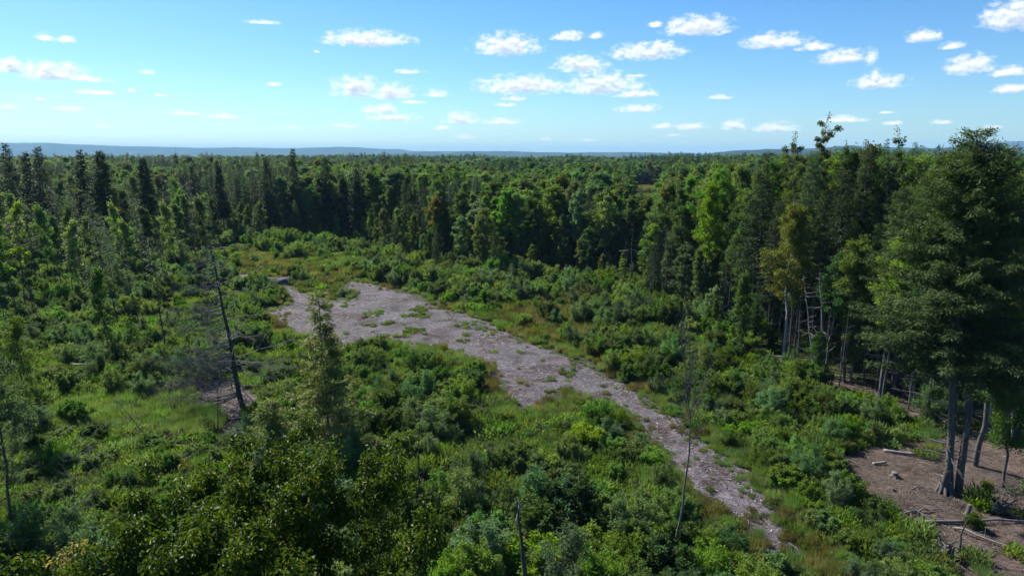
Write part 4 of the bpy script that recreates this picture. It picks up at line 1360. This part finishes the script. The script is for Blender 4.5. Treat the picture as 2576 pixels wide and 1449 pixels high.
M['sliver'] = slivermat('sliver', [(0, (.05, .042, .045)), (.5, (.115, .098, .108)), (.82, (.22, .185, .175)), (.95, (.34, .29, .26)), (1, (.58, .52, .48))])
M['stick'] = slivermat('stick', [(0, (.07, .05, .04)), (.6, (.10, .075, .062)), (.95, (.18, .145, .125)), (1, (.45, .41, .37))])
slivers('wood_chips', TRACK, 34000, .06, .5, .018, 'sliver', 61, 'pale shredded bark and wood slivers strewn over the track', 'wood chips')
slivers('fallen_sticks', SLASH, 22000, .05, .8, .007, 'stick', 62, 'thin sticks and bark strewn on the brown bare ground', 'sticks')
slivers('fallen_sticks', SL2, 2500, .15, 1.0, .014, 'stick', 63, 'sticks and bark along the foot of the right wood edge', 'sticks')
slivers('fallen_sticks', SL3, 3800, .2, 1.6, .016, 'stick', 64, 'grey brushwood under the leaning dead spruce', 'sticks')


def log_mesh(seed, Ln, r0, r1, bow=.05, mat='deadwood', sides=10):
    r = np.random.RandomState(seed); T = Acc()
    p = wobble(np.array([-Ln / 2, 0, r0]), np.array([Ln / 2, 0, r1 + bow]), 8, Ln * .008, r)
    p = np.concatenate([p[:1] - [.001, 0, 0], p, p[-1:] + [.001, 0, 0]])
    rad_ = np.concatenate([[.001], np.linspace(r0, r1, 8), [.001]])
    T.tube(p, rad_, sides)
    return T.mesh('log', M[mat], True)


def loose(name, me_, pxy, label, cat, rz, dz=0, tilt=(0, 0), group=None, sc_=1):
    x, y = G(*pxy)
    o = obj(name, me_); o.location = (x, y, hz1(x, y) + .03 + dz); o.rotation_euler = (tilt[0], tilt[1], rz); o.scale = (sc_,) * 3
    return tag(o, label, cat, group)


loose('fallen_log', log_mesh(1, 1.7, .11, .08, mat='palewood'), (2262, 1143), 'white peeled birch log lying on the bare ground above the stump', 'log', -.35)
loose('fallen_log', log_mesh(2, .8, .09, .07, mat='palewood'), (2212, 1172), 'short pale bark piece lying left of the white birch log', 'log', .1)
loose('fallen_log', log_mesh(3, 6.5, .09, .04, mat='deadwood'), (2480, 1318), 'long thin grey log across the front of the uprooted root plate', 'log', .02)
loose('fallen_log', log_mesh(4, 5.5, .08, .03, mat='palewood'), (2005, 905), 'long pale pole fallen along the right wood edge', 'log', -.55)
loose('fallen_log', log_mesh(5, 3.0, .08, .05, mat='palewood'), (2095, 950), 'shorter pale pole fallen at the wood edge near the yellow sapling', 'log', -.5)
loose('fallen_log', log_mesh(6, 4.5, .09, .03, mat='palewood'), (255, 945), 'thin white pole lying in the shrubs above the dark hollow', 'log', -.03, .9)
loose('fallen_log', log_mesh(7, 3.2, .10, .07, mat='bark_dark'), (545, 1063), 'dark branch lying across the brushwood below the dead spruce', 'log', .12)
loose('fallen_log', log_mesh(8, 2.2, .13, .10, mat='bark_dark'), (265, 1003), 'short dark log at the upper edge of the green meadow', 'log', .25)
for i, (pp, Ln_, a_, lb) in enumerate([((2260, 1298), 2.6, .35, 'forked brown branch on the bare ground, left of the two'), ((2330, 1290), 2.4, .15, 'thin brown branch right of the forked one on the bare ground'),
                                       ((2290, 1235), 2.2, .2, 'dark low branch between the stump and the hemlock roots'), ((2480, 1365), 2.8, -.9, 'white thin branch lying towards the lower right corner')]):
    T = Acc(); r = np.random.RandomState(70 + i)
    p_ = wobble(np.array([-Ln_ / 2, 0, .08]), np.array([Ln_ / 2, 0, .14]), 8, .06, r)
    T.tube(p_, np.linspace(.06, .015, 8), 5)
    for k in range(6):
        q = p_[2 + k % 5]; T.tube(np.stack([q, q + r.normal(size=3) * [.5, .5, .18]]), [.02, .006], 3)
    loose('fallen_branch', T.mesh('branch', M['palewood' if i == 3 else 'deadwood']), pp, lb, 'branch', a_)


def rock(seed, s, mat, squash=(1, 1, .6)):
    import bmesh
    r = np.random.RandomState(seed); bm = bmesh.new()
    bmesh.ops.create_icosphere(bm, subdivisions=3, radius=s)
    for v in bm.verts:
        c = v.co; k = 1 + .45 * (float(vnoise(c.x * 9 / s + seed * 7, c.y * 9 / s + c.z * 5 / s, 6)) - .5) + .2 * (float(vnoise(c.x * 9 / s, c.z * 9 / s + seed, 2)) - .5)
        v.co = Vector((c.x * k * squash[0], c.y * k * squash[1], c.z * k * squash[2]))
    me_ = bpy.data.meshes.new('rock'); bm.to_mesh(me_); bm.free(); me_.materials.append(M[mat])
    return me_


mp, tp_, bp_, op_ = newmat('pale_stone'); tp_.links.new(ramp(tp_, noise(tp_, 7), [(.3, (.45, .44, .42)), (.7, (.72, .72, .70))]), bp_.inputs['Base Color']); M['stone'] = mp
for i, (pp, s_, lb) in enumerate([((257, 968), .28, 'white boulder at the edge of the dark hollow'), ((405, 1003), .34, 'flat white boulder in the green meadow'), ((543, 967), .18, 'small white stone behind the dead spruce branches'),
                                  ((664, 991), .2, 'small white stone just right of the leaning dead spruce'), ((307, 970), .16, 'smallest white stone between the two boulders'), ((1350, 835), .12, 'small pale stone in the weeds above the track')]):
    loose('pale_stone', rock(i + 3, s_, 'stone', (1.5, .9, .6)), pp, lb, 'stone', i * 1.1, .05)

# log pile end of the track: heaped bank of bark with a dark cut side
T = Acc()
nxb, nyb = 40, 12
gx = np.linspace(-4.3, 4.3, nxb); gy = np.linspace(-1.7, 1.7, nyb)
Vb = []
for j in range(nyb):
    for i in range(nxb):
        e_ = min(1, (4.3 - abs(gx[i])) / .8) * min(1, (gy[j] + 1.7) / .45 if gy[j] < 0 else (1.7 - gy[j]) / 1.6)
        Vb.append((gx[i], gy[j] + .25 * math.sin(gx[i] * 1.7), max(0, e_) ** .6 * (.85 + .45 * (float(vnoise(gx[i] + 30, gy[j] + 8, .9)) - .5)) - .08))
i2 = (np.arange(nyb - 1)[:, None] * nxb + np.arange(nxb - 1)[None, :]).ravel()
T.add(Vb, np.stack([i2, i2 + 1, i2 + nxb + 1, i2 + nxb], 1))
loose('bark_mound', T.mesh('bark_mound', M['chips'], True), (664, 712), 'long grey bark mound with a dark front at the far track end', 'bark mound', -.02)

# stumps, root mass and uprooted plate
def stump(seed, h, r0, lb, pp, tilt=(0, 0)):
    T = Acc(); r = np.random.RandomState(seed)
    T.tube(np.array([[0, 0, -.1], [0, 0, .05], [0, 0, h * .5], [0, 0, h]]), [r0 * 1.5, r0 * 1.25, r0, r0 * .95], 12)
    for k in range(6):
        an = k * 1.05 + r.rand() * .4; T.tube(np.array([[math.cos(an) * r0 * .8, math.sin(an) * r0 * .8, .12], [math.cos(an) * r0 * 2.1, math.sin(an) * r0 * 2.1, -.04]]), [r0 * .35, r0 * .12], 5)
    C = Acc(); C.tube(np.array([[0, 0, h - .01], [0, 0, h + .012], [0, 0, h + .013]]), [r0 * .94, r0 * .9, .002], 12)
    x, y = G(*pp)
    o = thing('tree_stump', (x, y, hz1(x, y) + .02), lb, 'stump', None, r.rand() * 6, 1, tilt)
    for nm, m_ in (('trunk', T.mesh('trunk', M['bark'], True)), ('cut_face', C.mesh('cut_face', M['deadwood']))):
        p = bpy.data.objects.new(nm, m_); COL.objects.link(p); p.parent = o


stump(1, .3, .18, 'low grey stump on the bare ground left of the big hemlock', (2250, 1205))
stump(2, .3, .14, 'small grey stump beside the shrubs at the upper left of the bare ground', (2097, 1148))
stump(3, .6, .11, 'orange broken stump in front of the uprooted root plate', (2432, 1300), (.1, .15))


def roots(seed, s, n, mat, lb, name, cat, pp, up=.4, plate=False):
    r = np.random.RandomState(seed); T = Acc(); B = Acc()
    for k in range(n):
        an = r.rand() * 6.283; el = r.normal() * .5 + up
        d = np.array([math.cos(an) * math.cos(el), math.sin(an) * math.cos(el), math.sin(el)])
        L1 = s * r.uniform(.5, 1.1)
        pts = wobble(np.array([0, 0, s * .3]), np.array([0, 0, s * .3]) + d * L1, 6, L1 * .12, r)
        pts[:, 2] = np.maximum(pts[:, 2], .02)
        T.tube(pts, np.linspace(.11 * s, .02 * s, 6), 6)
    x, y = G(*pp)
    o = thing(name, (x, y, hz1(x, y) + .02), lb, cat)
    p = bpy.data.objects.new('roots', T.mesh('roots', M[mat], True)); COL.objects.link(p); p.parent = o
    q = bpy.data.objects.new('root_crown', rock(seed, s * .3, mat, (1.2, .8, .7))); COL.objects.link(q); q.parent = o; q.location = (0, 0, s * .25)
    return o


roots(5, .85, 9, 'bark_grey', 'twisted grey root mass with one upright snag in the lower right corner', 'root_mass', 'roots', (2378, 1400))
T = Acc(); T.tube(wobble(np.array([.5, 0, .2]), np.array([1.0, .2, 1.9]), 7, .06, np.random.RandomState(4)), np.linspace(.07, .02, 7), 6)
p = bpy.data.objects.new('upright_branch', T.mesh('upright_branch', M['bark_dark'], True)); COL.objects.link(p); p.parent = bpy.data.objects['root_mass']
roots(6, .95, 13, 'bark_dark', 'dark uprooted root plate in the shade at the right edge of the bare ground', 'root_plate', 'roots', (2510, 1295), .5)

# brush piles of grey twigs
for i, (pp, s_, lb) in enumerate([((430, 1115), 2.4, 'grey tangle of dead twigs between the low bushes and the foreground tree'), ((510, 1145), 1.9, 'darker tangle of dead twigs just above the foreground tree'),
                                  ((560, 1010), 1.8, 'low tangle of fallen branches behind the leaning dead spruce'), ((2545, 1240), 1.8, 'tangle of dead branches at the right edge above the root plate')]):
    r = np.random.RandomState(80 + i); T = Acc()
    for k in range(150):
        p0 = r.normal(size=3) * [s_ * .5, s_ * .3, .15] + [0, 0, .25]; d = r.normal(size=3) * [1, .8, .35]
        T.tube(wobble(p0, p0 + d * s_ * .4, 4, .05, r), np.linspace(.016, .004, 4), 3)
    loose('brush_pile', T.mesh('brush_pile', M['deadwood']), pp, lb, 'brush pile', 0)

# small saplings one can point at
for i, (pp, h_, mt, lb) in enumerate([((2080, 975), 2.2, 'leaf_yellow', 'bright yellow sapling at the wood edge among green shrubs'), ((2476, 1255), 1.3, 'leaf_yellow', 'yellow-leaved sapling above the uprooted root plate'),
                                      ((2205, 1122), 1.6, 'leaf_light', 'light green sapling at the top of the bare ground'), ((2262, 1115), 1.5, 'leaf_light', 'light green sapling nearer the hemlock at the top of the bare ground'),
                                      ((2450, 1330), .9, 'leaf_mid', 'small green sapling beside the long grey log')]):
    plant('sapling', bushy(90 + i, h_, .5, 1500, .11, mt, nstem=5), G(*pp), lb, 'sapling', parts=('stems', 'foliage'), rz=0)

# the mast on the far plain
x, y = ray(445, 420)[0] / ray(445, 420)[1] * 4200, 4200
T = Acc(); hm = topz(445, 366, (x, y)) + 60
for a_ in range(3):
    cx_, cy_ = math.cos(a_ * 2.094) * .9, math.sin(a_ * 2.094) * .9
    T.tube(np.array([[cx_, cy_, 0], [cx_, cy_, hm]]), [.22, .22], 4)
for k in range(40):
    z_ = hm * k / 40
    for a_ in range(3):
        p0 = (math.cos(a_ * 2.094) * .9, math.sin(a_ * 2.094) * .9, z_); p1 = (math.cos(a_ * 2.094 + 2.094) * .9, math.sin(a_ * 2.094 + 2.094) * .9, z_ + hm / 40)
        T.tube(np.array([p0, p1]), [.08, .08], 3)
mo = obj('radio_mast', T.mesh('radio_mast', M['bark_grey'])); mo.location = (x, y, hz1(x, y))
tag(mo, 'thin lattice mast standing before the blue hills', 'mast')

# ------------------------------------------------------------------ haze
HZT = 200.0
bpy.ops.mesh.primitive_cube_add(size=1, location=(0, 9500, (HZT - 90) / 2))
hb = bpy.context.object
hb.name = 'haze'; hb.scale = (40000, 22000, HZT + 90)
mh_ = bpy.data.materials.new('haze_air'); mh_.use_nodes = True
t = mh_.node_tree; t.nodes.clear()
pv = t.nodes.new('ShaderNodeVolumePrincipled'); ov = t.nodes.new('ShaderNodeOutputMaterial')
pv.inputs['Color'].default_value = (.40, .72, 1.0, 1); pv.inputs['Density'].default_value = 9e-5; pv.inputs['Anisotropy'].default_value = 0
t.links.new(pv.outputs[0], ov.inputs['Volume'])
hb.data.materials.append(mh_)
tag(hb, kind='stuff')
